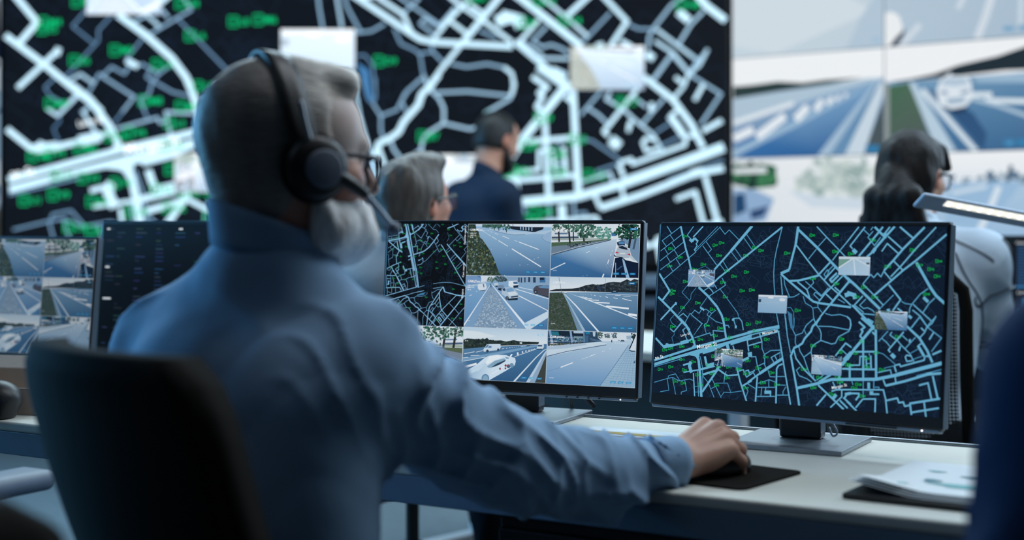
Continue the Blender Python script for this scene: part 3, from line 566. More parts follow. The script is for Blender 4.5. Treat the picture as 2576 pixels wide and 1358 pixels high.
FEEDS={'M5': [('p',[(150,185,215),(150,188,218),(52,96,140),(58,106,152)],[0,0,1778,0,1778,1000,0,1000]),('p',(168,194,218),[393,97,571,91,835,136,1429,154,1783,112,1771,207,1430,185,1210,208,1006,210,800,182,630,141]),('s',(70,95,125),7,[554,129,800,184,1006,212,1228,205]),('p',(145,176,206),[1571,259,1605,209,1775,133,1772,365,1638,317]),('s',(95,120,150),6,[1772,365,1638,317,1576,259,1605,209]),('p',(206,220,234),[699,2,1778,0,1776,62,1351,62,878,45,710,33]),('p',(26,36,50),[878,40,1369,62,1608,61,1600,101,1447,150,1392,154,955,105,879,76]),('p',(42,60,56),[2,3,171,2,175,107,6,108]),('p',(190,208,226),[162,5,304,4,306,46,164,47]),('p',(54,84,76),[304,8,737,6,739,65,306,68]),('p',(140,176,206),[1115,56,1139,55,1142,108,1118,108]),('p',(140,176,206),[1171,58,1195,58,1197,114,1173,114]),('p',(140,176,206),[1226,61,1250,61,1253,120,1229,120]),('p',(140,176,206),[1287,64,1311,64,1313,125,1289,125]),('p',(140,176,206),[1351,67,1375,66,1378,132,1354,133]),('s',(40,52,62),18,[391,50,392,80]),('s',(40,52,62),18,[433,50,435,88]),('s',(40,52,62),18,[566,66,568,118]),('s',(40,52,62),18,[664,74,667,131]),('s',(40,52,62),18,[829,89,832,161]),('f',[(46,86,72),(62,108,92),(36,62,52),(96,140,126),(52,96,84)],30,23,[346,7,451,6,475,24,476,51,446,67,356,67,325,49,324,25]),('f',[(46,86,72),(62,108,92),(36,62,52),(96,140,126),(52,96,84)],34,23,[511,9,597,8,616,36,618,77,594,99,521,100,495,73,494,36]),('f',[(46,86,72),(62,108,92),(36,62,52),(96,140,126),(52,96,84)],30,23,[629,15,695,15,710,37,711,71,693,90,637,91,617,68,616,38]),('f',[(46,86,72),(62,108,92),(36,62,52),(96,140,126),(52,96,84)],60,25,[761,6,875,5,901,39,903,90,872,118,774,119,740,85,738,40]),('f',[(40,60,52),(60,85,70),(30,44,40)],40,24,[33,5,139,4,163,34,165,78,135,103,44,103,12,74,11,35]),('s',(40,50,62),12,[962,5,964,105]),('p',(48,60,50),[4,112,204,111,256,220,267,263,316,296,435,439,495,515,596,683,669,851,720,952,769,992,0,998]),('f',[(58,82,62),(84,104,78),(118,140,142),(100,104,66),(28,40,34),(40,58,46),(70,92,88),(36,48,40),(50,70,56)],620,31,[4,116,195,115,251,220,263,271,306,300,426,448,486,523,587,691,660,860,711,953,749,982,14,987]),('s',(222,230,238),5,[299,129,430,194]),('s',(222,230,238),7,[442,202,504,235]),('s',(222,230,238),9,[524,245,629,302]),('s',(222,230,238),13,[667,320,874,431]),('s',(222,230,238),19,[960,477,1588,815]),('s',(222,230,238),6,[422,130,460,139]),('s',(222,230,238),6,[489,147,537,166]),('s',(222,230,238),7,[584,177,659,205]),('s',(222,230,238),10,[751,233,900,284]),('s',(222,230,238),6,[1006,316,1077,338]),('s',(222,230,238),14,[1103,346,1527,487]),('c',(190,212,230),[526,487],7),('c',(190,212,230),[1146,786],7),('c',(190,212,230),[1313,776],7),('c',(190,212,230),[1522,641],7),('c',(190,212,230),[1443,673],7),('c',(190,212,230),[858,596],7),('c',(190,212,230),[834,987],7),('c',(190,212,230),[1156,562],7),('t',(238,242,246),45,[54,105],'CAM M5/ws'),('s',(238,242,246),5,[54,128,387,134]),('t',(238,242,246),23,[51,179],'CAM 5.1/ws'),('t',(238,242,246),23,[52,217],'CAM 5.1/ws'),('t',(238,242,246),23,[54,256],'88, 42'),('p',(30,118,172),[1259,896,1379,894,1381,936,1261,938]),('s',(150,205,230),8,[1286,917,1355,919]),('p',(30,118,172),[1416,898,1541,895,1543,937,1418,940]),('s',(150,205,230),8,[1443,918,1516,920]),('p',(30,118,172),[1566,899,1692,897,1694,936,1568,939]),('s',(150,205,230),8,[1592,918,1668,920])],'D1': [('p',(212,222,230),[0,0,1778,0,1778,1000,0,1000]),('p',[(66,116,164),(150,184,212),(190,208,222),(178,200,220),(150,184,212),(46,92,140),(52,100,148)],[4,604,566,431,1210,295,1322,281,1317,347,1233,1011,0,1000]),('p',(202,213,222),[-1,128,816,120,825,320,9,331]),('p',(62,82,104),[4,242,557,235,558,270,6,277]),('p',(90,120,150),[64,169,331,166,333,195,65,198]),('p',(150,165,160),[6,281,1174,267,1175,295,8,310]),('p',(74,98,78),[1,352,437,334,1000,298,1209,273,1210,299,739,362,369,396,4,434]),('p',(108,128,148),[4,430,369,392,1210,293,1201,303,566,440,5,591]),('f',[(56,66,62),(70,82,76),(90,104,108),(40,50,48)],60,26,[332,376,913,311,914,336,362,442]),('s',(176,192,206),9,[4,575,566,429,1192,295]),('s',(62,78,96),15,[5,594,566,444,1193,301]),('p',(112,142,172),[1349,281,1778,243,1770,729,1622,586,1562,408]),('s',(44,46,50),33,[133,24,163,341]),('s',(44,46,50),36,[343,30,383,359]),('s',(44,46,50),24,[442,95,454,321]),('s',(44,46,50),21,[636,134,663,327]),('s',(44,46,50),17,[696,191,680,326]),('s',(44,46,50),17,[138,139,57,24]),('s',(44,46,50),17,[347,129,422,21]),('f',[(46,86,72),(62,108,92),(36,62,52),(96,140,126),(52,96,84),(212,222,230)],70,38,[43,4,252,2,299,42,302,103,244,138,64,140,2,100,-1,45]),('f',[(46,86,72),(62,108,92),(36,62,52),(96,140,126),(52,96,84),(212,222,230)],80,38,[266,2,497,0,548, 42,551,107,487,144,289,146,221,103,219,45]),('f',[(46,86,72),(62,108,92),(36,62,52),(96,140,126),(52,96,84)],170,39,[557,7,853,5,920,79,925,191,844,255,590,258,501,183,496,83]),('f',[(96,152,142),(80,136,124),(118,170,160),(70,116,108)],110,36,[936,65,1178,63,1233,128,1237,227,1171,283,964,286,891,220,887,132]),('p',(60,110,160),[1213,169,1309,167,1311,224,1224,226]),('f',[(30,80,62),(20,52,44),(46,104,84),(14,34,32)],190,46,[1351,4,1703,1,1781,80,1786,201,1689,269,1388,272,1284,193,1279,85]),('s',(34,38,44),44,[1598,189,1566,449]),('s',(66,88,110),39,[1695,277,1656,468]),('s',(40,44,50),17,[1433,231,1428,313]),('p',(28,48,78),[1325,347,1385,315,1472,320,1495,409,1345,403]),('p',(80,130,175),[1360,338,1385,323,1468,328,1479,377,1370,378]),('p',(166,182,198),[1323,493,1354,411,1440,390,1527,401,1593,505,1605,594,1572,631,1328,603,1304,542]),('p',(24,38,58),[1363,421,1441,410,1521,441,1550,483,1382,452]),('p',(196,46,44),[1307,516,1370,527,1364,545,1308,538]),('p',(196,46,44),[1534,559,1599,547,1596,588]),('p',(205,214,222),[1395,537,1499,535,1500,560,1396,561]),('p',(25,36,52),[1279,567,1328,603,1563,632,1329,615,1284,600]),('p',(14,28,52),[1303,632,1433,613,1513,669,1767,721,1779,1000,1250,1011]),('s',(150,186,216),12,[1318,721,1328,1004]),('p',(140,176,210),[1442,638,1488,677,1605,1000,1536,1001,1474,775]),('p',(50,88,130),[1339,843,1448,767,1458,784,1365,858]),('p',(180,196,204),[1598,627,1604,562,1712,674,1678,690]),('s',(222,230,238),16,[16,866,306,735]),('s',(222,230,238),9,[719,543,797,508]),('s',(222,230,238),5,[915,450,962,431]),('s',(222,230,238),12,[1223,552,1210,594]),('s',(222,230,238),8,[1246,486,1235,519]),('s',(222,230,238),15,[1183,662,1158,740]),('s',(222,230,238),25,[1091,930,1065,1004]),('c',(180,206,226),[1135,765],6),('c',(180,206,226),[1178,748],6),('c',(180,206,226),[1214,788],6),('c',(180,206,226),[1154,814],6),('c',(180,206,226),[1239,755],6),('c',(180,206,226),[758,960],6),('c',(180,206,226),[679,976],6),('c',(180,206,226),[252,563],6),('t',(238,242,246),43,[56,109],'CAM D1/ws'),('s',(238,242,246),4,[57,131,370,136]),('t',(210,222,232),22,[57,874],'Up time'),('p',(30,118,172),[1272,905,1393,902,1395,941,1273,943]),('s',(150,205,230),8,[1297,923,1370,925]),('p',(30,118,172),[1433,906,1549,903,1551,939,1434,941]),('s',(150,205,230),8,[1458,923,1526,925]),('p',(30,118,172),[1601,904,1713,902,1715,939,1603,941]),('s',(150,205,230),8,[1626,922,1690,924]),('p',(30,118,172),[1582,75,1712,74,1714,116,1584,117]),('s',(215,235,245),10,[1609,96,1691,97])],'J7': [('p',[(128,168,204),(140,174,204),(66,112,158),(84,134,182)],[0,0,1778,0,1778,1000,0,1000]),('p',(206,218,230),[0,0,618,1,622,87,472,111,8,160]),('p',(112,148,190),[0,3,294,3,336,63,320,144,10,202]),('p',(60,120,175),[218,2,314,4,331,59,296,35]),('p',(132,162,192),[883,8,1778,0,1776,160,1536,135,1140,124,888,123]),('p',(42,62,88),[1122,26,1149,25,1153,113,1125,113]),('p',(42,62,88),[1172,25,1200,24,1205,120,1177,120]),('p',(42,62,88),[1246,19,1274,19,1278,114,1251,115]),('p',(42,62,88),[1329,13,1370,13,1375,108,1333,109]),('p',(42,62,88),[1430,13,1485,12,1490,113,1435,115]),('p',(60,110,158),[1568,17,1686,14,1690,109,1572,111]),('p',(28,44,64),[1572,17,1659,15,1661,64,1574,66]),('f',[(84,112,104),(70,96,92),(104,130,122)],40,31,[486,27,596,24,621,52,623,93,593,117,499,119,466,92,464,55]),('f',[(60,80,86),(48,66,74),(80,100,104)],70,32,[653,11,835,7,875,40,877,91,827,120,671,124,618,91,616,45]),('p',(150,182,208),[10,206,472,115,548,115,8,263]),('p',(120,156,192),[534,181,572,180,1350,1001,5,1002]),('p',(118,146,174),[515,228,600,226,710,353,812,518,1169,996,200,999,347,700,448,411]),('g',[(140,166,190),(156,180,202),(128,154,180),(172,192,208),(118,144,170)],[520,234,599,232,706,357,806,522,1146,987,221,991,354,700,453,415]),('p',(222,230,238),[524,183,534,183,49,922,3,996,-1,949]),('p',(214,228,240),[560,168,573,168,1409,996,1340,999,610,226]),('s',(222,230,238),12,[1061,240,1776,419]),('p',(222,230,238),[1151,366,1169,370,1776,636,1763,646,1151,381]),('s',(222,230,238),9,[1144,209,1432,259]),('p',(194,214,230),[1285,888,1772,644,1774,771,1409,1003,1350,1003]),('s',(222,230,238),9,[101,393,150,372]),('s',(222,230,238),7,[237,311,261,302]),('p',(204,217,230),[260,184,283,164,435,150,466,233,427,281,318,295,273,255]),('p',(28,40,58),[313,288,432,272,427,287,318,300]),('p',(60,90,125),[374,164,398,161,410,226,391,227]),('p',(214,225,235),[919,93,1092,83,1134,151,1130,213,1033,221,924,193]),('p',(66,108,150),[1018,110,1104,105,1124,147,1029,151]),('p',(30,44,66),[1021,182,1134,167,1125,217,1033,224]),('p',(188,204,220),[606,146,700,135,708,186,685,216,642,208]),('p',(40,58,84),[641,187,703,186,687,218,645,211]),('p',(112,136,165),[698,182,810,168,836,208,783,288,706,265]),('p',(30,46,70),[705,236,780,234,778,289,707,269]),('p',(172,192,212),[781,259,827,226,995,210,1062,260,1130,325,1148,399,1126,443,913,458,882,399,793,351]),('p',(118,160,198),[873,242,995,222,1060,284,896,308]),('p',(46,70,100),[797,244,853,231,869,292,806,277]),('p',(202,216,228),[906,313,1064,290,1131,346,956,380]),('p',(32,48,68),[984,389,1132,367,1135,392,995,412]),('p',(28,40,58),[921,434,1138,406,1127,453,922,466]),('c',(30,42,60),[905,419],34),('c',(110,130,150),[905,419],16),('p',(74,74,88),[1449,226,1501,175,1610,163,1778,168,1781,386,1618,341,1490,326,1449,284]),('p',(98,140,176),[1539,192,1656,167,1776,177,1773,223,1585,214]),('c',(24,30,40),[1497,291],38),('c',(120,132,146),[1497,291],21),('p',(20,24,30),[1535,323,1781,382,1780,398,1545,335]),('s',(60,90,125),20,[540,152,555,223]),('t',(238,242,246),51,[47,103],'CAM J7/ws'),('s',(238,242,246),5,[48,129,425,130]),('t',(238,242,246),26,[45,186],'CAM 1.1/ws'),('t',(238,242,246),26,[47,229],'CAM 1.1/ws'),('t',(238,242,246),26,[49,272],'88, 42'),('t',(210,222,232),25,[42,867],'Up time'),('p',(150,200,226),[1290,900,1377,897,1379,934,1291,937]),('s',(150,205,230),8,[1316,918,1352,919]),('p',(130,190,222),[1423,899,1514,896,1516,931,1425,934]),('s',(150,205,230),8,[1449,916,1490,917]),('p',(30,118,172),[1574,896,1696,891,1698,934,1576,938]),('s',(150,205,230),8,[1600,916,1672,917])],'S4': [('p',[(186,206,222),(206,220,230),(226,233,239),(222,230,236)],[0,0,1778,0,1775,269,5,300]),('p',[(120,158,190),(104,140,172),(52,94,132),(60,106,150)],[6,290,1776,257,1778,1000,0,1000]),('p',(36,46,54),[7,257,133,230,458,214,605,192,731,148,876,122,957,133,1083,121,1180,86,1296,75,1429,80,1551,21,1622,51,1691,13,1776,31,1776,263,1098,264,460,264,6,276]),('f',[(42,54,60),(30,38,46),(56,68,72),(70,84,90),(26,34,40)],260,31,[605,204,732,163,876,139,1084,138,1181,102,1430,97,1552,44,1762,48,1765,220,1097,238,625,242]),('p',(92,132,166),[294,288,1774,265,1772,302,1099,288]),('p',(58,74,62),[7,307,257,289,306,351,376,476,605,993,1,1000]),('f',[(64,80,66),(50,64,54),(76,88,80),(84,92,96),(46,58,52)],300,27,[15,317,253,298,297,360,367,485,585,976,14,987]),('p',(108,138,164),[262,293,290,305,770,999,602,994,366,443]),('p',(152,182,206),[291,318,307,326,770,999,712,996,434,542]),('p',(216,228,240),[303,313,316,313,563,521,1048,1000,1003,997,554,547]),('p',(206,222,236),[401,300,925,450,1773,731,1769,750,921,470]),('s',(222,230,238),12,[713,392,873,394]),('s',(222,230,238),15,[801,417,1012,422]),('s',(222,230,238),19,[930,459,1227,469]),('s',(222,230,238),31,[1158,526,1607,558]),('s',(222,230,238),40,[1598,660,1770,680]),('s',(222,230,238),9,[658,374,776,372]),('s',(222,230,238),6,[597,357,707,357]),('s',(222,230,238),9,[911,326,943,340]),('s',(222,230,238),9,[1020,338,1053,349]),('s',(222,230,238),10,[1137,349,1188,366]),('s',(222,230,238),10,[1299,365,1381,385]),('s',(222,230,238),11,[1468,377,1654,417]),('s',(222,230,238),7,[847,320,866,329]),('s',(222,230,238),7,[788,316,797,323]),('s',(222,230,238),6,[733,313,742,319]),('s',(222,230,238),6,[687,311,697,315]),('s',(222,230,238),5,[646,307,655,311]),('s',(222,230,238),7,[1333,323,1439,324]),('s',(222,230,238),7,[1492,332,1633,331]),('s',(222,230,238),6,[1153,307,1773,310]),('s',(70,100,130),8,[186,6,224,158,260,310]),('s',(120,150,176),6,[1129,12,1127,287]),('s',(90,120,150),5,[605,192,612,250]),('p',(24,38,58),[1246,274,1294,237,1338,238,1394,270]),('p',(120,160,190),[1276,254,1303,241,1334,241,1348,253]),('p',(190,204,216),[309,282,359,281,360,304,310,306]),('p',(20,30,44),[312,306,360,304,360,311,312,312]),('p',(190,204,216),[603,272,621,257,640,271]),('p',(150,170,190),[722,266,744,252,768,268]),('p',(40,56,84),[977,161,1040,160,1042,222,979,224]),('t',(226,234,240),47,[67,94],'CAM S4/ws'),('s',(226,234,240),4,[68,118,407,119]),('t',(226,234,240),23,[64,172],'CAM 4.1/ws'),('t',(226,234,240),23,[66,211],'CAM 4.1/ws'),('t',(210,222,232),23,[61,871],'Up time'),('p',(30,118,172),[1275,897,1400,892,1401,938,1277,943]),('s',(150,205,230),8,[1301,919,1376,919]),('p',(30,118,172),[1435,897,1554,892,1556,935,1437,940]),('s',(150,205,230),8,[1461,918,1531,918]),('p',(30,118,172),[1585,899,1708,894,1710,936,1587,941]),('s',(150,205,230),8,[1611,919,1685,919]),('p',(30,118,172),[1590,77,1713,74,1715,113,1591,116]),('s',(215,235,245),10,[1617,96,1692,96])],'P': [('p',[(176,202,222),(182,206,226),(214,226,234),(218,228,236)],[0,0,1778,0,1771,289,14,436]),('p',(212,224,232),[9,63,328,79,717,155,437,202,7,218]),('p',[(84,126,162),(72,118,160),(44,84,124),(50,96,140)],[12,409,1769,263,1778,1000,0,1000]),('p',(36,50,50),[8,246,89,215,223,221,418,238,517,189,561,242,681,237,811,227,922,247,1079,214,1208,235,1364,236,1606,233,1599,272,806,332,13,420]),('f',[(48,62,56),(30,40,42),(62,78,66),(40,50,50),(24,34,36)],180,36,[19,259,224,237,519,216,682,250,1079,230,1365,246,1588,244,805,312,21,391]),('p',(196,210,220),[1208,251,1257,249,1259,280,1210,282]),('p',(116,156,190),[7,602,930,416,1561,289,1574,317,933,469,496,552,5,666]),('s',(222,230,238),9,[10,662,496,559]),('s',(222,230,238),10,[38,513,257,466]),('s',(222,230,238),9,[288,474,439,436]),('s',(222,230,238),8,[179,545,363,528]),('s',(222,230,238),8,[834,391,888,376]),('s',(222,230,238),7,[928,378,958,366]),('s',(222,230,238),7,[992,368,1017,357]),('s',(222,230,238),7,[1046,360,1066,350]),('s',(222,230,238),7,[1100,353,1115,344]),('s',(222,230,238),6,[1139,346,1154,338]),('s',(222,230,238),6,[1183,339,1198,333]),('s',(222,230,238),6,[1232,331,1339,315]),('s',(222,230,238),9,[1114,526,1560,364]),('s',(222,230,238),42,[12,782,315,694]),('s',(222,230,238),8,[7,593,130,576]),('p',(222,230,238),[1159,444,1193,442,1196,491,1162,492]),('p',(222,230,238),[1262,419,1287,418,1289,451,1264,452]),('p',(222,230,238),[1333,400,1357,399,1358, 426,1335,427]),('p',(222,230,238),[1397,386,1418,385,1420,410,1398,411]),('p',(222,230,238),[1445,373,1462,373,1463,392,1446,393]),('p',(222,230,238),[1482,365,1497,364,1498,380,1483,381]),('p',(222,230,238),[1516,357,1527,357,1528,370,1517,370]),('p',(206,220,232),[1094,1002,1143,999,1563,535,1729,383,1768,366,1768,355,1710,378,1544,527]),('p',(140,166,192),[1373,999,1552,997,1634,812,1773,455,1773,376,1713,449]),('p',(178,202,222),[1373,999,1441,998,1680,564,1771,412,1773,376,1713,449]),('p',(60,66,62),[1576,999,1780,997,1774,455,1634,812]),('p',(194,214,230),[443,422,514,317,564,308,805,298,814,365,781,413,632,442,521,461,461,458]),('p',(86,126,162),[472,385,524,324,565,319,527,378]),('p',(92,132,168),[538,382,566,342,621,342,616,381]),('c',(40,60,84),[535,442],28),('c',(40,60,84),[762,406],23),('s',(50,70,96),9,[461,464,781,417]),('p',(196,212,226),[1572,317,1598,266,1709,261,1715,326,1680,363,1565,365]),('p',(38,66,96),[1590,288,1674,286,1682,312,1583,316]),('p',(20,30,44),[1566,359,1684,354,1680,370,1570,373]),('p',(30,46,66),[1367,302,1421,300,1422,314,1368,317]),('p',[(176,206,228),(202,222,238),(202,222,238),(202,222,238),(202,222,238),(202,222,238),(202,222,238),(202,222,238),(202,222,238),(202,222,238),(202,222,238),(202,222,238),(202,222,238),(202,222,238),(150,184,212),(150,184,212),(150,184,212)],[77,941,142,811,302,722,477,578,576,530,755,502,935,503,1026,534,1125,547,1144,617,1124,689,1046,737,950,797,600,995,387,985,254,977,151,964]),('p',(224,234,242),[577,546,756,511,896,531,720,602,544,700,502,667]),('p',(190,214,232),[154,829,323,739,504,702,368,826,187,881]),('p',(130,166,192),[536,737,701,621,898,565,940,596,805,687,648,753,578,761]),('p',(42,64,88),[637,745,744,672,925,597,926,619,815,687,707,732]),('p',(120,152,178),[917,539,997,549,988,576,938,574]),('p',(226,236,244),[1010,526,1043,480,1074,479,1041,538]),('s',(222,234,244),15,[654,874,906,718]),('c',(96,136,170),[518,962],83),('c',(130,166,192),[518,962],57),('c',(110,146,176),[1063,692],44),('c',(60,92,124),[995,713],37),('c',(160,58,56),[935,702],24),('c',(160,58,56),[933,754],19),('c',(150,90,96),[819,767],22),('c',(170,70,66),[1009,695],15),('p',(30,118,172),[1260,898,1387,891,1389,931,1262,938]),('s',(150,205,230),8,[1289,916,1361,916]),('p',(110,170,205),[1436,897,1552,891,1554,930,1438,937]),('s',(150,205,230),8,[1464,915,1526,915]),('p',(30,118,172),[1591,902,1701,895,1703,932,1592,938]),('s',(150,205,230),8,[1618,918,1675,919]),('p',(160,202,224),[1575,82,1695,78,1697,113,1577,117]),('s',(215,235,245),11,[1605,99,1672,98]),('t',(236,240,244),23,[48,258],'88, 42'),('t',(205,222,234),23,[63,861],'Up time')],'A4': [('p',[(176,202,222),(186,208,224),(100,146,190),(98,144,188)],[0,0,1778,0,1778,1000,0,1000]),('p',(206,219,230),[1004,1,1776,0,1773,110,1416,159,1049,175]),('p',(44,70,96),[0,0,1004,1,1020,115,1107,179,770,214,13,298]),('p',(24,40,56),[87,10,723,9,727,92,92,108]),('p',(40,110,130),[78,24,215,23,238,93,92,99]),('p',(30,120,160),[761,3,855,4,857,52,772,55]),('p',(166,190,210),[523,0,723,1,724,41,529,43]),('p',(110,140,150),[537,99,718,97,721,180,522,188]),('f',[(60,90,116),(30,46,62),(120,150,170),(50,110,140)],60,37,[112,125,709,106,712,189,137,222]),('s',(120,156,192),48,[40,5,104,250]),('s',(128,160,194),40,[465,5,506,217]),('s',(110,146,180),22,[734,4,747,205]),('s',(150,176,200),7,[15,140,728,127]),('s',(150,176,200),6,[19,209,731,190]),('s',(96,130,162),9,[860,130,1103,174]),('s',(96,130,162),7,[871,156,1096,183]),('p',(60,96,130),[764,73,830,79,826,201,760,204]),('p',(180,200,216),[911,7,967,9,962,92,924,89]),('f',[(96,100,84),(70,78,66),(124,118,92),(60,70,62)],70,24,[16,254,447,226,751,209,742,224,15,294]),('p',(192,211,226),[9,306,771,219,1050,192,1200,203,1181,236,4,496]),('p',(168,190,210),[9,306,771,219,800,250,414,325,7,370]),('s',(72,98,128),13,[3,493,397,389,868,297,1190,234]),('f',[(70,92,88),(50,72,70),(96,116,112)],34,27,[1024,9,1092,7,1108,39,1110,88,1092,117,1034,119,1013,87,1011,43]),('f',[(96,116,120),(80,100,104)],26,25,[1168,32,1232,29,1247,52,1248,87,1231,107,1176,109,1156,86,1155,55]),('f',[(90,112,116),(70,92,98)],30,26,[1302,14,1376,11,1392,37,1394,78,1374,101,1311,104,1289,77,1288,41]),('f',[(40,60,62),(30,46,48)],30,29,[1676,12,1742,10,1757,40,1759,86,1741,112,1685,114,1665,84,1663,43]),('p',(150,176,198),[1574,59,1673,46,1667,123,1586,118]),('s',(24,34,50),19,[1295,145,1295,186]),('p',(58,80,106),[1459,164,1478,138,1532,136,1550,164]),('p',(110,134,158),[1415,142,1451,141,1452,151,1415,152]),('p',(60,120,170),[1320,56,1343,55,1344,81,1321,82]),('p',[(150,182,208),(150,182,208),(140,172,198),(140,172,198),(150,182,208)],[1624,227,1776,127,1779,1000,1093,995,1311,695]),('s',(84,116,148),9,[1624,229,1311,695,1093,995]),('s',(112,144,174),4,[1600,283,1768,248]),('s',(112,144,174),4,[1572,323,1769,292]),('s',(112,144,174),4,[1545,363,1769,336]),('s',(112,144,174),4,[1517,402,1769,380]),('s',(112,144,174),4,[1490,442,1770,424]),('s',(112,144,174),4,[1462,482,1770,467]),('s',(112,144,174),4,[1435,521,1770,511]),('s',(112,144,174),4,[1407,561,1771,555]),('s',(112,144,174),4,[1380,601,1771,599]),('s',(112,144,174),4,[1352,641,1771,643]),('s',(112,144,174),4,[1324,681,1772,687]),('s',(112,144,174),4,[1297,721,1772,730]),('s',(112,144,174),4,[1269,761,1772,774]),('s',(112,144,174),4,[1241,801,1773,818]),('s',(112,144,174),4,[1214,841,1773,862]),('s',(112,144,174),4,[1186,882,1773,905]),('s',(112,144,174),4,[1158,922,1774,949]),('s',(112,144,174),4,[1664,242,1265,999]),('s',(112,144,174),4,[1684,233,1351,1000]),('s',(112,144,174),4,[1703,224,1438,1001]),('s',(112,144,174),4,[1722,214,1523,1002]),('s',(112,144,174),4,[1741,205,1609,1003]),('s',(112,144,174),4,[1761,196,1694,1004]),('p',(202,216,228),[1652,302,1761,28,1776,34,1769,326,1666,314]),('s',(24,34,50),19,[1649,298,1761,30]),('s',(50,66,88),17,[1646,315,1693,334,1760,331]),('p',(70,100,130),[1729,548,1774,474,1775,550]),('s',(222,230,238),18,[294,687,538,590]),('s',(222,230,238),5,[709,520,853,470]),('s',(222,230,238),10,[866,462,984,414]),('s',(222,230,238),8,[1118,363,1168,344]),('s',(222,230,238),7,[1253,306,1281,295]),('s',(222,232,240),8,[1362,192,1381,193]),('s',(222,232,240),8,[1404,194,1422,196]),('s',(222,232,240),8,[1444,197,1463,198]),('s',(222,232,240),8,[1485,199,1504,201]),('s',(222,232,240),8,[1526,202,1544,203]),('s',(222,232,240),8,[1567,204,1585,206]),('s',(88,130,172),5,[13,778,296,687]),('t',(238,242,246),52,[56,114],'CAM A4/ws'),('s',(238,242,246),5,[57,141,438,136]),('t',(238,242,246),26,[55,201],'CAM 4.1/ws'),('t',(238,242,246),26,[57,246],'CAM 4.1/ws'),('t',(238,242,246),26,[59,291],'88, 42'),('t',(210,222,232),26,[68,883],'Up time'),('p',(70,150,195),[1293,900,1401,894,1403,929,1294,936]),('s',(150,205,230),8,[1319,917,1377,916]),('p',(70,150,195),[1442,898,1550,891,1552,926,1444,933]),('s',(150,205,230),8,[1468,914,1526,914]),('p',(70,150,195),[1600,895,1707,888,1708,923,1601,930]),('s',(150,205,230),8,[1625,911,1683,910])],'TREE': [('p',(206,219,229),[0,0,1778,0,1778,1000,0,1000]),('p',(96,146,190),[-21,508,1010,442,1407,553,1770,672,1778,1000,0,1000]),('p',(212,222,231),[876,283,1773,201,1778,387,882,393]),('p',(96,128,162),[1379,244,1645,230,1647,258,1380,272]),('p',(70,94,124),[1383,315,1770,296,1772,336,1385,355]),('p',(150,168,150),[1152,352,1771,350,1771,397,1154,389]),('p',(84,100,76),[1155,407,1774,404,1775,513,1391,456]),('p',(116,132,152),[988,433,1390,453,1775,510,1769,663,1375,563]),('s',(60,72,90),16,[1160,499,1407,567,1768,675]),('s',(44,46,50),49,[1391,82,1368,249,1348, 426]),('s',(44,46,50),50,[1617,23,1597,228,1575,408]),('s',(44,46,50),28,[1283,207,1281,387]),('s',(44,46,50),22,[1395,155,1495,30]),('s',(44,46,50),20,[1384,156,1282,41]),('s',(44,46,50),18,[1608,144,1711,55]),('s',(44,46,50),18,[1593,163,1531,102]),('f',[(46,86,72),(62,108,92),(36,62,52),(96,140,126),(52,96,84),(206,219,229)],150,45,[893,31,1281,9,1370,91,1377,222,1269,300,936,317,821,236,815,121]),('f',[(46,86,72),(62,108,92),(36,62,52),(96,140,126),(52,96,84),(206,219,229)],60,39,[1267,15,1497,2,1550,63,1555,158,1492,215,1295,225,1226,165,1221,81]),('f',[(46,86,72),(62,108,92),(36,62,52),(96,140,126),(52,96,84),(206,219,229)],60,40,[1536,9,1735,-2,1781,51,1786,135,1731,184,1561,193,1501,140,1497,67])],'TRAFFIC': [('p',[(150,180,206),(160,188,212),(128,168,200),(122,164,198)],[0,0,1778,0,1778,1000,0,1000]),('p',(206,218,228),[1,13,1764,14,1759,90,7,116]),('p',(214,224,232),[592,173,645,68,888,43,943,139,874,208]),('p',(206,218,228),[1293,261,1336,162,1529,142,1679,203,1637,316,1370,325]),('p',(30,60,90),[16,251,188,245,174,411,27,416]),('s',(150,184,210),28,[31,483,1690,381])],'LANES': [('p',[(150,180,200),(170,194,214),(166,196,220),(150,186,214)],[0,0,1778,0,1778,1000,0,1000]),('p',(104,150,140),[0,100,800,50,0,600]),('p',(190,208,222),[0,0,1778,0,1778,120,0,140]),('s',(206,220,232),57,[818,80,0,620]),('s',(196,214,228),71,[836,80,978,1000]),('s',(196,214,228),57,[889,80,1778,520]),('p',(60,80,96),[1564,300,1742,300,1742,400,1564,400])]}
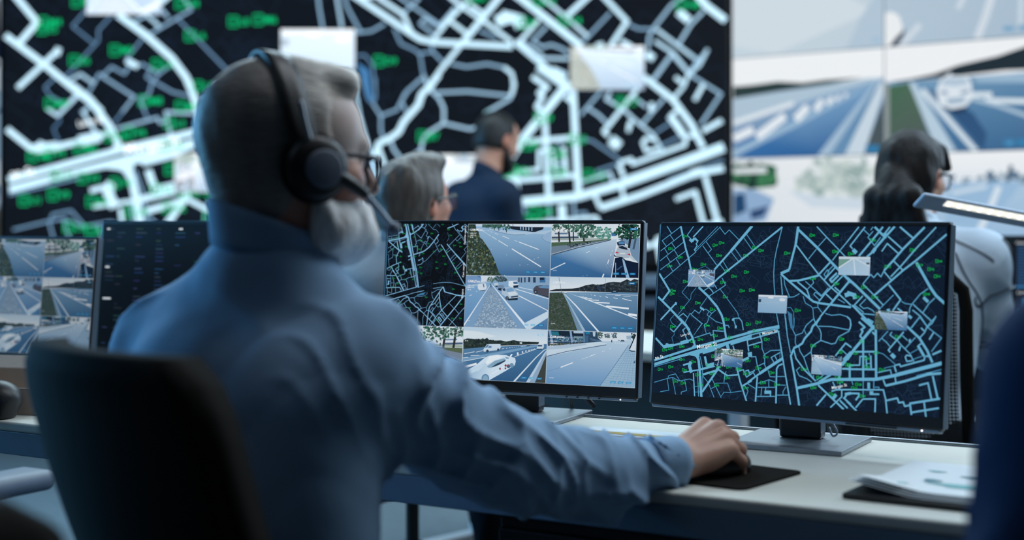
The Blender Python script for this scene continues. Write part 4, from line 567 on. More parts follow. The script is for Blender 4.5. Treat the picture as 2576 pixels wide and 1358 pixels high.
VWALL=[('r0a',[('p',[(186,204,216),(196,210,220),(188,204,216),(196,212,222)],[1,2535,838,2457,838,1983,1,1990]),('p',(206,218,226),[1,2387,450,2359,788,2168,255,1998,1,2053]),('p',(176,196,212),[838,2301,838,1990,640,1988,714,2139]),('p',(160,190,212),[779,2034,815,2034,815,2009,779,2009])]),('r0b',[('p',[(176,194,210),(168,188,204),(164,184,202),(176,196,212)],[842,2458,1664,2378,1664,1984,842,1986]),('p',(232,236,238),[842,2150,878,2154,914,2130,932,2077,923,2027,878,1986,842,1986]),('p',(40,52,76),[865,1987,905,2032,949,2067,932,2022,900,1984]),('s',(205,216,226),30,[923,1984,1020,2079]),('s',(205,216,226),26,[1205,2138,1260,2242]),('s',(205,216,226),38,[1297,1989,1335,2085,1376,2213]),('s',(196,210,222),25,[1498,2038,1506,2233]),('p',(110,160,195),[1421,2037,1470,2032,1470,2012,1421,2016]),('p',(110,160,195),[1494,2035,1538,2031,1538,2011,1494,2014])]),('r1a',[('p',(236,240,243),[1,1985,838,1978,838,1809,1,1776]),('p',[(172,194,212),(140,172,200),(62,112,164),(48,100,156)],[6,1794,838,1835,838,1455,6,1456]),('p',(44,60,60),[6,1838,73,1838,134,1840,264,1848,402,1833,527,1841,733,1841,546,1819,255,1797,6,1774]),('p',(172,194,211),[6,1770,760,1836,838,1830,450,1752,6,1623]),('p',[(52,106,162),(56,112,168),(110,152,190),(120,160,196),(44,94,150)],[6,1456,21,1553,353,1671,829,1822,489,1456]),('p',(150,180,206),[6,1456,6,1507,353,1640,788,1803,373,1612,83,1495]),('s',(224,232,238),47,[11,1562,124,1606]),('s',(224,232,238),46,[144,1567,306,1669]),('s',(224,232,238),42,[363,1647,433,1710]),('s',(224,232,238),34,[472,1690,514,1739]),('s',(224,232,238),28,[538,1719,569,1749]),('s',(224,232,238),22,[589,1735,606,1757]),('s',(224,232,238),18,[631,1749,644,1766]),('s',(224,232,238),23,[11,1646,353,1730]),('p',(160,186,208),[479,1454,546,1454,806,1811,824,1823,788,1812]),('p',(100,140,176),[546,1454,631,1457,824,1814,806,1811]),('p',(196,212,224),[631,1457,733,1459,838,1766,838,1817,815,1810]),('p',(72,84,88),[733,1459,779,1578,838,1731,838,1461]),('p',(50,120,165),[742,1505,815,1503,815,1464,742,1466])]),('r1b',[('p',(236,239,242),[842,1981,1664,1978,1664,1816,842,1800]),('p',[(120,158,188),(96,136,170),(56,96,136),(66,112,154)],[842,1809,1664,1816,1664,1456,842,1465]),('p',(30,42,50),[865,1811,967,1818,1089,1836,1209,1870,1301,1885,1392,1899,1515,1933,1664,1976,1664,1824,1425,1831,1175,1817,914,1808]),('p',[(66,104,78),(74,104,84),(80,88,88),(76,92,86)],[865,1790,967,1801,1098,1457,865,1464]),('p',(140,150,150),[842,1800,865,1800,865,1464,842,1465]),('p',(180,202,218),[963,1801,994,1799,1201,1456,1107,1457]),('s',(206,220,230),26,[1029,1763,1158,1613,1293,1456]),('p',(46,82,122),[1055,1770,1141,1664,1276,1641,1343,1539,1326,1457,1243,1559]),('p',(150,180,204),[1276,1807,1515,1817,1664,1820,1664,1751,1515,1768,1301,1781]),('p',(218,228,236),[1100,1751,1114,1792,1143,1823,1247,1818,1270,1783,1275,1708,1243,1671,1175,1661,1117,1682]),('p',(176,196,214),[1120,1778,1143,1812,1243,1808,1260,1774,1192,1767]),('p',(120,146,174),[1112,1747,1143,1752,1165,1740,1138,1732]),('p',(120,146,174),[1206,1740,1251,1751,1266,1740,1236,1730]),('p',(150,174,196),[1148,1713,1243,1716,1238,1691,1160,1685]),('p',(34,58,88),[1120,1684,1175,1661,1245,1671,1260,1679,1236,1643,1175,1639]),('s',(214,224,232),12,[1154,1825,1175,1832]),('s',(216,228,236),24,[1260,1725,1368,1721]),('s',(216,228,236),23,[1335,1695,1664,1671]),('s',(170,194,212),17,[1276,1704,1392,1669,1664,1559]),('p',(50,126,172),[1423,1507,1474,1505,1474,1475,1423,1477]),('p',(50,126,172),[1487,1507,1538,1505,1538,1474,1487,1476]),('p',(90,150,190),[1437,1497,1462,1497,1462,1484,1437,1484])]),('r2a',[('p',[(222,228,232),(232,236,239),(222,228,233),(206,216,226)],[6,1449,838,1453,838,936,6,924]),('p',(44,96,66),[6,1433,83,1422,215,1423,257,1408,253,1308,134,1297,6,1322]),('f',[(36,80,56),(60,120,80),(26,56,44)],40,48,[21,1423,245,1413,245,1309,21,1331]),('p',(216,224,228),[11,1405,195,1410,205,1378,11,1377]),('p',(140,170,204),[6,1299,134,1292,245,1245,195,1127,6,1100]),('p',(30,66,104),[11,1266,73,1275,83,1182,11,1155]),('p',(44,70,110),[103,1182,215,1209,184,1154,114,1136]),('f',[(196,210,206),(150,172,170),(216,224,226),(176,192,190)],130,55,[353,1325,508,1446,824,1446,829,1256,584,1259,334,1289]),('p',(200,214,226),[314,1289,508,1251,838,1239,838,1178,450,1198])]),('r2b',[('p',[(236,239,242),(236,239,242),(214,224,232),(206,218,228)],[842,1454,1664,1454,1664,1253,842,1264]),('p',[(176,200,222),(168,194,218),(140,178,212),(150,186,216)],[842,1299,1664,1326,1664,948,842,936]),('f',[(120,146,166),(150,170,186),(90,116,140)],60,29,[1167,1344,1506,1349,1664,1342,1664,1310,1175,1310]),('s',(60,84,108),18,[1457,1387,1441,1314,1445,1240]),('p',(150,184,214),[1167,1294,1392,1315,1506,1304,1343,1092,1141,1117]),('s',(214,226,236),28,[1400,1290,1343,1150,1293,1059]),('s',(206,220,232),17,[1175,1260,1343,1291])])]
# ------------------------------------------------------------------ furniture and screens
A = AXR = R(-31)                                   # run of the long desk: right end nearer
DZ = .74

def map_canvas(cv, fn, k, main=(104,174,208), mid=(62,136,180), bg=(14,25,42), lab=(20,196,88), labh=.0088, rot=False, seed=3, pond=(60,120,160), text=True, wall=False):
    """city map: streets, faint building outlines, camera labels. fn maps map fractions (0-1) to metres, k metres per map width"""
    rg = random.Random(seed)
    cv.z = 1
    faint = (34,56,82) if not wall else (16,26,40)
    for i in range(420):                            # building outlines
        u, v = rg.random(), rg.random(); a = rg.choice([.55,.6,.9,-.2,.15]); w, h = rg.uniform(.008,.03), rg.uniform(.012,.035)
        pts = [(-w,-h),(w,-h),(w,h*.3),(w*.3,h*.3),(w*.3,h),(-w,h),(-w,-h)] if rg.random() < .5 else [(-w,-h),(w,-h),(w,h),(-w,h),(-w,-h)]
        q = [(u+(x*math.cos(a)-y*.5*math.sin(a)), v+(x*math.sin(a)*1.78+y*math.cos(a))) for x, y in pts]
        cv.stroke([fn(*p) for p in q], .0011*k, faint)
    L = sorted(MAP_LINES, key=lambda l: l[0])
    for w, p in L:
        cv.z = 3 if w < 28 else (4 if w < 45 else 5)
        t = min(1, max(0, (w-18)/30)); c = tuple(mid[i]+(main[i]-mid[i])*t for i in range(3))
        if not wall: w = w*(.74 if w < 26 else .84)
        cv.stroke([fn(*q) for q in pairs(p, 1e-4)], w*1e-4*k, c)
    for p in MAP_POLYS: cv.poly([fn(*q) for q in pairs(p, 1e-4)], main, 5)
    for p in MAP_POND: cv.poly([fn(*q) for q in pairs(p, 1e-4)], pond, 4)
    for s, u, v in MAP_LABELS:
        x, y = fn(u*1e-4, v*1e-4); h = labh*k; cv.z = 7
        cv.stroke([(x-h*.42,y-h*.5),(x+h*.42,y-h*.5),(x+h*.42,y+h*.5),(x-h*.42,y+h*.5),(x-h*.42,y-h*.5),(x+h*.42,y-h*.5)], h*.13, lab)
        cv.poly([(x-h*.18,y-h*.22),(x+h*.18,y-h*.22),(x+h*.18,y+h*.22),(x-h*.18,y+h*.22)], tuple(c*.55 for c in lab))
        cv.text(s, (x+h*.62, y-h*.36), h*.74, lab)
    cv.z = 8
    if text and not rot:
        for s, a, b, c, h in (('Morgan St',(.1645,.7235),(.2225,.703),(225,236,242),.0135),('an St',(.004,.803),(.03,.793),(225,236,242),.012),('Morgan St',(.405,.621),(.455,.601),(225,236,242),.009),('Morgan St',(.655,.985*.91),(.7,.875),(225,236,242),.009),('Larry St',(.1,.658),(.128,.645),(225,236,242),.008)):
            p, q = fn(*a), fn(*b); cv.text(s, p, h*k, c, math.atan2(q[1]-p[1], q[0]-p[0]))

def feed(cv, key, x, y, w, h, dim=None, flip=False):
    """one camera picture with its top left corner at x,y"""
    s = h/1000
    if flip: fn = lambda a: [(x+w-a[i]*w/1778, y-a[i+1]*s) for i in range(0, len(a), 2)]
    else: fn = lambda a: [(x+a[i]*w/1778, y-a[i+1]*s) for i in range(0, len(a), 2)]
    ops = FEEDS[key]
    if flip: ops = [o for o in ops if o[0] != 't']
    draw_ops(cv, ops, fn, s, dim)

THUMB = {'cobble':('J7',False),'lanes':('LANES',False),'traffic':('TRAFFIC',False),'hedge':('M5',False),'avenue':('D1',True),'wide':('A4',True)}
def thumbs(screen, fn, rect, m, eps, z0, dim):
    for key, p in MAP_THUMBS:
        q = [fn(*a) for a in pairs(p, 1e-4)]; x0 = min(a[0] for a in q); x1 = max(a[0] for a in q); y0 = min(a[1] for a in q); y1 = max(a[1] for a in q)
        x0 = max(x0, rect[0]); x1 = min(x1, rect[2])
        c = Canvas((x0,y0,x1,y1), eps); c.z = z0; c.poly([(x0,y0),(x1,y0),(x1,y1),(x0,y1)], dim((150,175,195)))
        ops_key, fl = THUMB[key]; feed(c, ops_key, x0, y1, x1-x0, y1-y0, dim, fl)
        c.build('camera_view', m, screen)

SW, SH = .527, .2964
def fill(cv, rect, col): cv.poly([(rect[0],rect[1]),(rect[2],rect[1]),(rect[2],rect[3]),(rect[0],rect[3])], col, 0)

def monitor(label, loc, rz, sc, swivel, tilt, kind, neck_dx=0, base=(.2,.18), buttons='dots'):
    """sc: centre of the picture relative to the base, in the base's own axes"""
    t = thing('computer_monitor', label, 'monitor', (loc[0],loc[1],loc[2]+.0006), rz, 'monitors on the desks')
    bm = B(); box(bm, (0,0,.004), (base[0],base[1],.008), .0015); 
    bs = obj('base_plate', bm, M['steel'], t)
    bm = B(); box(bm, (0,0,-.003), (.072,.03,.206), .004); nk = obj('neck', bm, M['dark_bezel'], t, Matrix.Translation((0,.022,.115)))
    bm = B(); box(bm, (.0358,0,0), (.0012,.026,.19)); box(bm, (-.0358,0,0), (.0012,.026,.19)); obj('neck_trim', bm, M['grey_trim'], nk)
    bm = B(); lathe(bm, [(.05,.0078),(.05,.0084),(.048,.0086)], 40); obj('pivot_ring', bm, M['steel'], bs, Matrix.Translation((0,.02,0)))
    MX = Matrix.Translation(sc) @ Matrix.Rotation(swivel,4,'Z') @ Matrix.Rotation(tilt,4,'X')
    ow = SW+.011; oh = SH+.006+.020; oz = -.007
    bm = B(); box(bm, (0,.008,oz), (ow,.014,oh), .003); box(bm, (0,.024,oz+.01), (ow*.82,.03,oh*.72), .012); hs = obj('housing', bm, M['dark_bezel'], t, MX)
    bm = B()
    for x in (-ow/2-.0006, ow/2+.0006): box(bm, (x,.010,oz), (.0016,.016,oh-.006))
    box(bm, (0,.010,oz+oh/2+.0006), (ow-.006,.016,.0014)); box(bm, (0,.009,oz-oh/2-.002), (ow-.01,.016,.005), .0015); obj('edge_trim', bm, M['grey_trim'], hs)
    for i in range(4):
        bm = B()
        if buttons == 'dots': lathe(bm, [(.0018,0),(.0018,.002),(.0013,.0026)], 12, Matrix.Rotation(R(90),4,'X'))
        else: box(bm, (0,0,0), (.022,.003,.0032), .0008)
        obj('button', bm, M['dark_bezel'] if buttons == 'dots' else M['black_plastic'], hs, Matrix.Translation((ow/2-.052-.0215*(4-i)-(0 if buttons == 'dots' else .012), .0005, oz-oh/2-.002)))
    bm = B(); bmesh.ops.create_uvsphere(bm, u_segments=10, v_segments=8, radius=.0013); obj('power_light', bm, M['led_red'], hs, Matrix.Translation((ow/2-.033, .0008, oz-oh/2-.002)))
    bm = B(); box(bm, (0,.0012,0), (SW,.002,SH)); scr = obj('screen', bm, M['dark_bezel'], t, MX)
    W2, H2 = SW/2, SH/2; rect = (-W2,-H2,W2,H2)
    if kind == 'map':
        fn = lambda u, v: ((u-.5)*SW, (.5-v)*SH); cv = Canvas(rect); fill(cv, rect, (11,25,44)); map_canvas(cv, fn, SW); cv.build('street_map', M['monitor_screen'], scr)
        thumbs(scr, fn, rect, M['monitor_screen'], 3e-5, 9, lambda c: tuple(min(235,v*.95+10) for v in c))
    elif kind == 'wall_of_views':
        w, h = SW/3, SH/3; r2 = (-W2,H2-2*h,-W2+w,H2); cv = Canvas(r2); fill(cv, r2, (9,12,17))
        fn = lambda u, v: (-W2+(.3399-.0119*u-.3451*v)*SW, H2-(-.1173+1.1405*u+.0129*v)*SH)
        map_canvas(cv, fn, SW*.50, main=(128,180,216), mid=(104,158,200), rot=True, labh=.0095, lab=(18,165,72)); cv.z = 9
        for s, y in (('Project',.62),('Cars search',.42),('Favorite search',.10)): cv.text(s, (-W2+w-.004, H2-(y+.10)*2*h), .0042, (225,232,238), R(90))
        cv.build('street_map', M['monitor_screen'], scr)
        for key, c, r in (('M5',1,0),('D1',2,0),('J7',1,1),('S4',2,1),('TREE',0,2),('P',1,2),('A4',2,2)):
            x, y = -W2+c*w, H2-r*h; rc = (x,y-h,x+w,y); cv = Canvas(rc, 1.2e-5); fill(cv, rc, (190,205,216)); g = .0005; cv.rect = (x+g,y-h+g,x+w-g,y-g)
            feed(cv, key, x, y, w, h); cv.build('camera_view', M['monitor_screen'], scr)
    else:
        cv = Canvas(rect); fill(cv, rect, (7,9,14)); rg = random.Random(kind)
        xs = [-.25,-.215,-.155,-.09,-.03,.03,.09,.15,.2]; cv.z = 1
        cols = (46,66,92)
        for j in range(30):
            y = H2-.012-j*.0094
            for i, x in enumerate(xs):
                if rg.random() < (.55 if i in (0,1) else .62): cv.stroke([(x,y),(x+rg.uniform(.010,.034),y)], .0032, tuple(c*rg.uniform(.45,1.0) for c in cols))
        for x, y, l in ((-.25,H2-.012,.010),(-.02,H2-.012,.012),(-.25,.045,.014),(-.253,-.03,.026)): cv.z = 2; cv.stroke([(x,y),(x+l,y)], .0042, (205,215,222))
        if kind == 22:
            cv.z = 3
            q = .095
            cv.poly([(-.175+q,-.13),(.01+q,-.13),(.01+q,H2-.006),(-.175+q,H2-.006)], (9,14,24)); cv.z = 4
            for j in range(14): cv.stroke([(-.160+q,H2-.030-j*.0095),(.0+q,H2-.030-j*.0095)], .0052, (44,82,124))
            cv.stroke([(-.165+q,-.010),(.0+q,-.010)], .005, (58,128,182)); cv.text('Connected', (-.16+q,-.032), .008, (225,232,238)); cv.text('Camera', (-.165+q,H2-.020), .008, (225,232,238))
            for i, hh in enumerate((.016,.052,.030,.022,.048,.030)): cv.z = 5; cv.poly([(-.16+q+i*.02,-.10),(-.148+q+i*.02,-.10),(-.148+q+i*.02,-.10+hh),(-.16+q+i*.02,-.10+hh)], (50,140,196))
        cv.build('data_table', M['monitor_screen'], scr)
    return t

def perforated(bm, fn, nu, nv, th, hole=.62, skip=None):
    """net with one diamond opening per cell"""
    for i in range(nu):
        for j in range(nv):
            if skip and skip((i+.5)/nu, (j+.5)/nv): continue
            c = [(i/nu,j/nv),((i+1)/nu,j/nv),((i+1)/nu,(j+1)/nv),(i/nu,(j+1)/nv)]; m = ((i+.5)/nu,(j+.5)/nv)
            d = [((c[k][0]+c[(k+1)%4][0])/2*hole+m[0]*(1-hole), (c[k][1]+c[(k+1)%4][1])/2*hole+m[1]*(1-hole)) for k in range(4)]
            V = [bm.verts.new(fn(*p)[0]) for p in c]; D = [bm.verts.new(fn(*p)[0]) for p in d]
            for k in range(4):
                bm.faces.new((V[k], V[(k+1)%4], D[k])); bm.faces.new((V[k], D[k], D[k-1]))

def office_chair(label, loc, rz, back='pad', bw=.46, bh=.52, btop=.98, lean=.16, arms='black_plastic', curve=.05, seat_z=.46, arm_z=.66, taper=.0, ears=0, group=None, back_y=-.24):
    """faces +y in its own axes"""
    t = thing('office_chair', label, 'chair', loc, rz, 'black office chairs')
    bm = B()
    for k in range(5):
        a = k*2*math.pi/5+.3; tube(bm, [(0,0,.10),(.16*math.cos(a),.16*math.sin(a),.085),(.29*math.cos(a),.29*math.sin(a),.06)], [.026,.02,.016], 8)
    obj('star_base', bm, M['black_plastic'], t, smooth=True)
    for k in range(5):
        a = k*2*math.pi/5+.3; bm = B(); Mx = Matrix.Rotation(R(90),4,'X'); lathe(bm, [(.02,-.016),(.028,-.012),(.028,.012),(.02,.016)], 16, Mx); obj('caster', bm, M['black_plastic'], t, Matrix.Translation((.29*math.cos(a),.29*math.sin(a),.0285)), True)
    bm = B(); lathe(bm, [(.03,.08),(.03,.25),(.018,.25),(.018,seat_z-.05)], 20); box(bm, (0,0,seat_z-.055), (.2,.22,.04), .008); obj('gas_column', bm, M['black_plastic'], t)
    bm = B(); box(bm, (0,.01,seat_z), (.48,.47,.075), .03, seg=3); obj('seat', bm, M['black_fabric'], t, smooth=True)
    z0 = btop-bh
    def fn(u, v):
        x = (u-.5)*(bw*(1-taper*(1-v))); s = (2*u-1); z = z0+v*bh+ears*(s**4)*(v**3); y = back_y-lean*v*bh+curve*s*s-.03*math.sin(v*math.pi)
        c = 1.0
        if v > .84: c = 1-(1-math.sqrt(max(0,1-((v-.84)/.16)**2)))*.24
        if v < .1: c = 1-(1-math.sqrt(max(0,1-((.1-v)/.1)**2)))*.13
        x *= c
        return (x, y, z), (0,1,0)
    if back == 'pad':
        bm = B(); sheet(bm, fn, 20, 20, .045); bmesh.ops.recalc_face_normals(bm, faces=bm.faces); obj('backrest', bm, M['black_fabric'], t, smooth=True)
    else:
        bm = B(); perforated(bm, lambda u, v: fn(.04+.92*u,.05+.91*v), int(bw/.0085), int(bh/.0095), 0, .62); obj('mesh_back', bm, M['black_plastic'], t)
        bm = B(); loop = [fn(u,v)[0] for u, v in [(0,v/12) for v in range(13)]+[(u/10,1) for u in range(1,10)]+[(1,1-v/12) for v in range(13)]+[(1-u/10,0) for u in range(1,11)]]
        tube(bm, loop, .017, 8); obj('back_frame', bm, M['black_fabric'], t, smooth=True)
        bm = B(); box(bm, (0,back_y-.02,z0+bh*.16), (bw*.92,.02,bh*.16), .006); obj('lumbar_panel', bm, M['black_plastic'], t)
    bm = B(); tube(bm, spline([(0,.02,seat_z-.06),(0,back_y*.9,seat_z-.06),(0,back_y-.06,z0+.08),(0,back_y-.075-lean*.25,z0+bh*.45)], 6), .022, 10); obj('back_support', bm, M['black_plastic'], t, smooth=True)
    if arms:
        for s in (-1,1):
            bm = B(); tube(bm, spline([(s*.2,.0,seat_z-.04),(s*.29,.0,seat_z),(s*.295,.0,arm_z-.02)], 5), .016, 8); ar = obj('armrest', bm, M['black_plastic'], t, smooth=True)
            bm = B(); box(bm, (s*.285,.03,arm_z), (.075,.26,.032), .014, seg=3); obj('arm_pad', bm, M[arms], ar, smooth=True)
    return t
# ------------------------------------------------------------------ the room
def struct(name, bm, m): return tag(obj(name, bm, m), kind='structure')
bm = B(); box(bm, (0,2.5,-.05), (13,13,.1)); struct('floor', bm, M['floor'])
bm = B(); box(bm, (0,2.5,3.45), (13,13,.1)); struct('ceiling', bm, M['ceiling'])
bm = B(); box(bm, (0,8.35,1.7), (13,.1,3.6)); struct('wall_back', bm, M['wall'])
bm = B(); box(bm, (-6.0,2.5,1.7), (.1,12,3.6)); struct('wall_left', bm, M['wall'])
bm = B(); box(bm, (6.0,2.5,1.7), (.1,12,3.6)); struct('wall_right', bm, M['wall'])
bm = B(); box(bm, (0,-3.4,1.7), (13,.1,3.6)); struct('wall_front', bm, M['wall'])

# centre video wall with the city map
WX0, WX1, WZ0, WZ1, WY = -2.683, 1.135, .903, 3.02, 7.5
t = thing('video_wall', 'giant map video wall with pale glowing streets on black behind the standing man', 'video wall', (0,WY,0))
rect = (WX0,WZ0,WX1,WZ1)
bm = B(); box(bm, ((WX0+WX1)/2+.005,.07,(WZ0+WZ1)/2), (WX1-WX0+.02,.12,WZ1-WZ0+.03), .004); obj('housing', bm, M['dark_bezel'], t)
bm = B(); box(bm, ((WX0+WX1)/2,.1,.45), (WX1-WX0-.1,.1,.88)); obj('plinth', bm, M['black_plastic'], t)
bm = B(); box(bm, ((WX0+WX1)/2,.006,(WZ0+WZ1)/2), (WX1-WX0,.012,WZ1-WZ0)); scr = obj('screen', bm, M['dark_bezel'], t)
K = 7.5/3578
def wfn(u, v):                                     # the picture is stretched very slightly on this wall
    a = 1.87+1820.46*u+23.4*v+2.58*u*u-31.1*u*v; b = -318.5+59.6*u+954.2*v-102.9*u*u+66.6*u*v
    return ((a-1288)*K, 1.11-(b-565)*K)
cv = Canvas(rect, 1.5e-4); fill(cv, rect, (8,11,16))
map_canvas(cv, wfn, WX1-WX0, main=(168,200,216), mid=(56,88,122), bg=(10,14,20), lab=(2,158,96), wall=True, pond=(52,96,136), text=True, labh=.0135)
cv.build('street_map', M['wall_screen'], scr)
thumbs(scr, wfn, rect, M['wall_screen'], 1.5e-4, 9, lambda c: tuple(max(0,v*.42+118) for v in c))
# side video walls, turned 37 degrees
def side_wall(label, origin, rz, views, length, z0, z1, flip=False):
    t = thing('video_wall', label, 'video wall', origin, rz)
    bm = B(); box(bm, (length/2,.075,(z0+z1)/2), (length+.02,.12,z1-z0+.03), .004); obj('housing', bm, M['dark_bezel'], t)
    bm = B(); box(bm, (length/2,.11,z0/2), (length-.1,.1,z0-.02)); obj('plinth', bm, M['black_plastic'], t)
    bm = B(); box(bm, (length/2,.008,(z0+z1)/2), (length,.012,z1-z0)); scr = obj('screen', bm, M['dark_bezel'], t)
    return t, scr
t, scr = side_wall('wall of road camera pictures angled in at the right behind the dark-haired woman', (1.161,7.5,0), R(-36.87), None, 2.49, .93, 3.04)
rows = [(1.985,3.04),(1.458,1.985),(.93,1.458)]; colsx = [(0,.838),(.838,1.66),(1.66,2.49)]
for n, ops in VWALL:
    r = int(n[1]); c = 0 if n[2] == 'a' else 1; rc = (colsx[c][0]+.002, rows[r][0]+.002, colsx[c][1]-.002, rows[r][1]-.002)
    cv = Canvas(rc, 1.5e-4); fill(cv, rc, (200,212,222)); draw_ops(cv, ops, lambda a: pairs(a, 1e-3), 1e-3); cv.build('camera_view', M['feed_wall'], scr)
for r, key in ((0,'A4'),(1,'M5'),(2,'P')):
    rc = (colsx[2][0]+.002, rows[r][0]+.002, colsx[2][1]-.002, rows[r][1]-.002); cv = Canvas(rc, 1e-4); fill(cv, rc, (190,205,216))
    feed(cv, key, rc[0], rc[3], rc[2]-rc[0], rc[3]-rc[1]); cv.build('camera_view', M['feed_wall'], scr)
L0 = 2.49; t, scr = side_wall('wall of camera pictures at the far left, only a bright sliver in view', (-2.70-L0*.8,7.5-L0*.6,0), R(36.87), None, L0, .93, 3.04)
for r, keys in ((0,('M5','A4','D1')),(1,('P','J7','A4')),(2,('S4','D1','P'))):
    for c in range(3):
        rc = (colsx[c][0]+.002, rows[r][0]+.002, colsx[c][1]-.002, rows[r][1]-.002); cv = Canvas(rc, 1e-4); fill(cv, rc, (190,205,216))
        feed(cv, keys[c], rc[0], rc[3], rc[2]-rc[0], rc[3]-rc[1]); cv.build('camera_view', M['feed_wall'], scr)
# low console along the map wall
t = thing('console_counter', 'low white console counter with two ledges along the foot of the map wall', 'console', (-.75,6.98,0))
bm = B(); box(bm, (0,0,.835), (3.6,.4,.05), .006); obj('worktop', bm, M['desk_edge'], t)
bm = B(); box(bm, (0,.03,.735), (3.6,.34,.05), .006); obj('shelf', bm, M['desk_edge'], t)
bm = B(); box(bm, (0,.12,.355), (3.5,.2,.70)); obj('cabinet_body', bm, M['dark_panel'], t)
bm = B(); box(bm, (0,.08,.785), (3.4,.2,.05)); obj('recess', bm, M['dark_bezel'], t)

# ------------------------------------------------------------------ the long desk
desk = thing('desk', 'long pale desk with thin metal back rail, in front of the silver-haired man', 'desk', (.568,1.758,0), AXR)
X0, X1, DP = -3.3, .45, .62
bm = B(); box(bm, ((X0+X1)/2,DP/2+.001,DZ-.009), (X1-X0,DP-.002,.018), .005, seg=4); obj('desktop', bm, M['desk_white'], desk)
bm = B(); box(bm, ((X0+X1)/2,.016,DZ-.040), (X1-X0,.022,.044), .002); obj('front_beam', bm, M['desk_edge'], desk)
bm = B(); tube(bm, [(X0,DP+.008,DZ+.0015),(X1,DP+.008,DZ+.0015)], .0032, 10); obj('back_rail', bm, M['steel'], desk, smooth=True)
bm = B(); box(bm, ((X0+X1)/2,DP-.04,DZ-.038), (X1-X0,.04,.05)); obj('rear_beam', bm, M['desk_edge'], desk)
for x in (-3.1,-.80,.36):
    bm = B(); box(bm, (x,.30,.365), (.042,.042,.65), .004); box(bm, (x,.30,.02), (.06,.58,.035), .008); box(bm, (x,.30,.688), (.05,.54,.028)); obj('leg', bm, M['leg_white'], desk)
t = thing('drawer_pedestal', 'black drawer pedestal under the long desk beside its white leg', 'drawer unit', (.568,1.758,0), AXR)
bm = B(); box(bm, (-.54,.33,.345), (.40,.48,.63), .006); obj('carcass', bm, M['black_plastic'], t)
for z in (.15,.35,.55):
    bm = B(); box(bm, (-.54,.082,z), (.385,.018,.185), .004); d = obj('drawer', bm, M['black_plastic'], t)
    bm = B(); box(bm, (-.54,.066,z+.06), (.12,.016,.012), .003); obj('handle', bm, M['grey_trim'], d)

# ------------------------------------------------------------------ monitors on the long desk
def base_rel(pic, loc, rz):
    d = Vector(pic)-Vector(loc); c, s = math.cos(-rz), math.sin(-rz); return (d.x*c-d.y*s, d.x*s+d.y*c, d.z)
loc = (.0150,2.739,DZ); rz = R(-25.5)
cm = monitor('monitor with a grid of road cameras and one map strip, behind the outstretched arm', loc, rz, base_rel((-.0108,2.681,.9633), loc, rz), 0, R(-5.6), 'wall_of_views', base=(.225,.19))
lm = copy_tree(cm); lm.location = (-1.145,3.415,DZ); lm.rotation_euler = (0,0,R(-28)); lm.scale = (.905,)*3

for ch in [c for s in lm.children for c in s.children]:
    if ch.name.split('.')[0] in ('camera_view','street_map'): ch.material_slots[0].link = 'OBJECT'; ch.material_slots[0].material = M['oblique_screen']
lm['label'] = 'monitor with road cameras at the left edge, partly hidden by the black chair back'
loc = (.482,2.394,DZ); rz = R(-29)
rm = monitor('monitor filled by one dark street map with green tags, beside the papers', loc, rz, base_rel((.4632,2.368,.9593), loc, rz), R(-10.1), R(-5.9), 'map', base=(.20,.185), buttons='bars')
loc = (-.735,3.325,DZ); rz = R(-30)
dm = monitor('dark monitor with columns of dim text, behind the man\'s left shoulder', loc, rz, (0,-.05,.2235), 0, R(-4), 11)
for a, b in (((.098,2.742,.80),(.13,2.80,.755)),((.112,2.735,.80),(.165,2.775,.75))):
    pass
bm = B(); tube(bm, spline([(.085,2.73,.83),(.108,2.76,.79),(.118,2.80,.752)], 6), .004, 8); tag(obj('monitor_cable', bm, M['black_plastic'], smooth=True), 'thin black cable hanging nearest the neck of the middle monitor', 'cable', 'cables behind the monitors')
bm = B(); tube(bm, spline([(.10,2.72,.83),(.122,2.745,.80),(.160,2.775,.756)], 6), .005, 8); tag(obj('monitor_cable', bm, M['black_plastic'], smooth=True), 'thicker black cable slanting out behind the middle monitor to the desk rail', 'cable', 'cables behind the monitors')
bm = B(); tube(bm, spline([(.527,2.36,.79),(.536,2.345,.768),(.529,2.345,.762),(.524,2.352,.775)], 6), .0018, 6); tag(obj('monitor_cable', bm, M['grey_trim'], smooth=True), 'small looped grey wire under the large map monitor beside its neck', 'cable', 'cables behind the monitors')

# ------------------------------------------------------------------ things lying on the desk
pad = B(); ring = [(sx*(.1225-.016)+.016*math.cos(a0+k*math.pi/12), sy*(.0925-.016)+.016*math.sin(a0+k*math.pi/12)) for sx, sy, a0 in ((1,1,0),(-1,1,math.pi/2),(-1,-1,math.pi),(1,-1,1.5*math.pi)) for k in range(7)]
lo_ = [pad.verts.new((x,y,0)) for x, y in ring]; hi_ = [pad.verts.new((x,y,.003)) for x, y in ring]; pad.faces.new(hi_); pad.faces.new(lo_[::-1])
for k in range(len(ring)): q = (k+1) % len(ring); pad.faces.new((lo_[k],lo_[q],hi_[q],hi_[k]))
p = tag(obj('mouse_pad', pad, M['black_fabric']), 'black mouse pad with rounded corners under the man\'s hand', 'mouse pad'); p.location = (.282,2.121,DZ+.0005); p.rotation_euler = (0,0,R(-38.5))
t = thing('computer_mouse', 'black computer mouse under the man\'s hand', 'mouse', (.309,2.098,DZ+.004), R(-52))
S = SDF((-.05,-.07,-.01),(.05,.07,.06), .0025); S.ell((0,0,.008), (.030,.056,.030), .006); S.half((0,0,0), (0,0,-1.0)); organic('mouse_shell', S, M['black_plastic'], t, (0,0,0))
bm = B(); lathe(bm, [(.006,-.003),(.009,-.002),(.009,.002),(.006,.003)], 16, Matrix.Translation((0,.03,.030)) @ Matrix.Rotation(R(90),4,'Y')); obj('scroll_wheel', bm, M['cup_grey'], t)
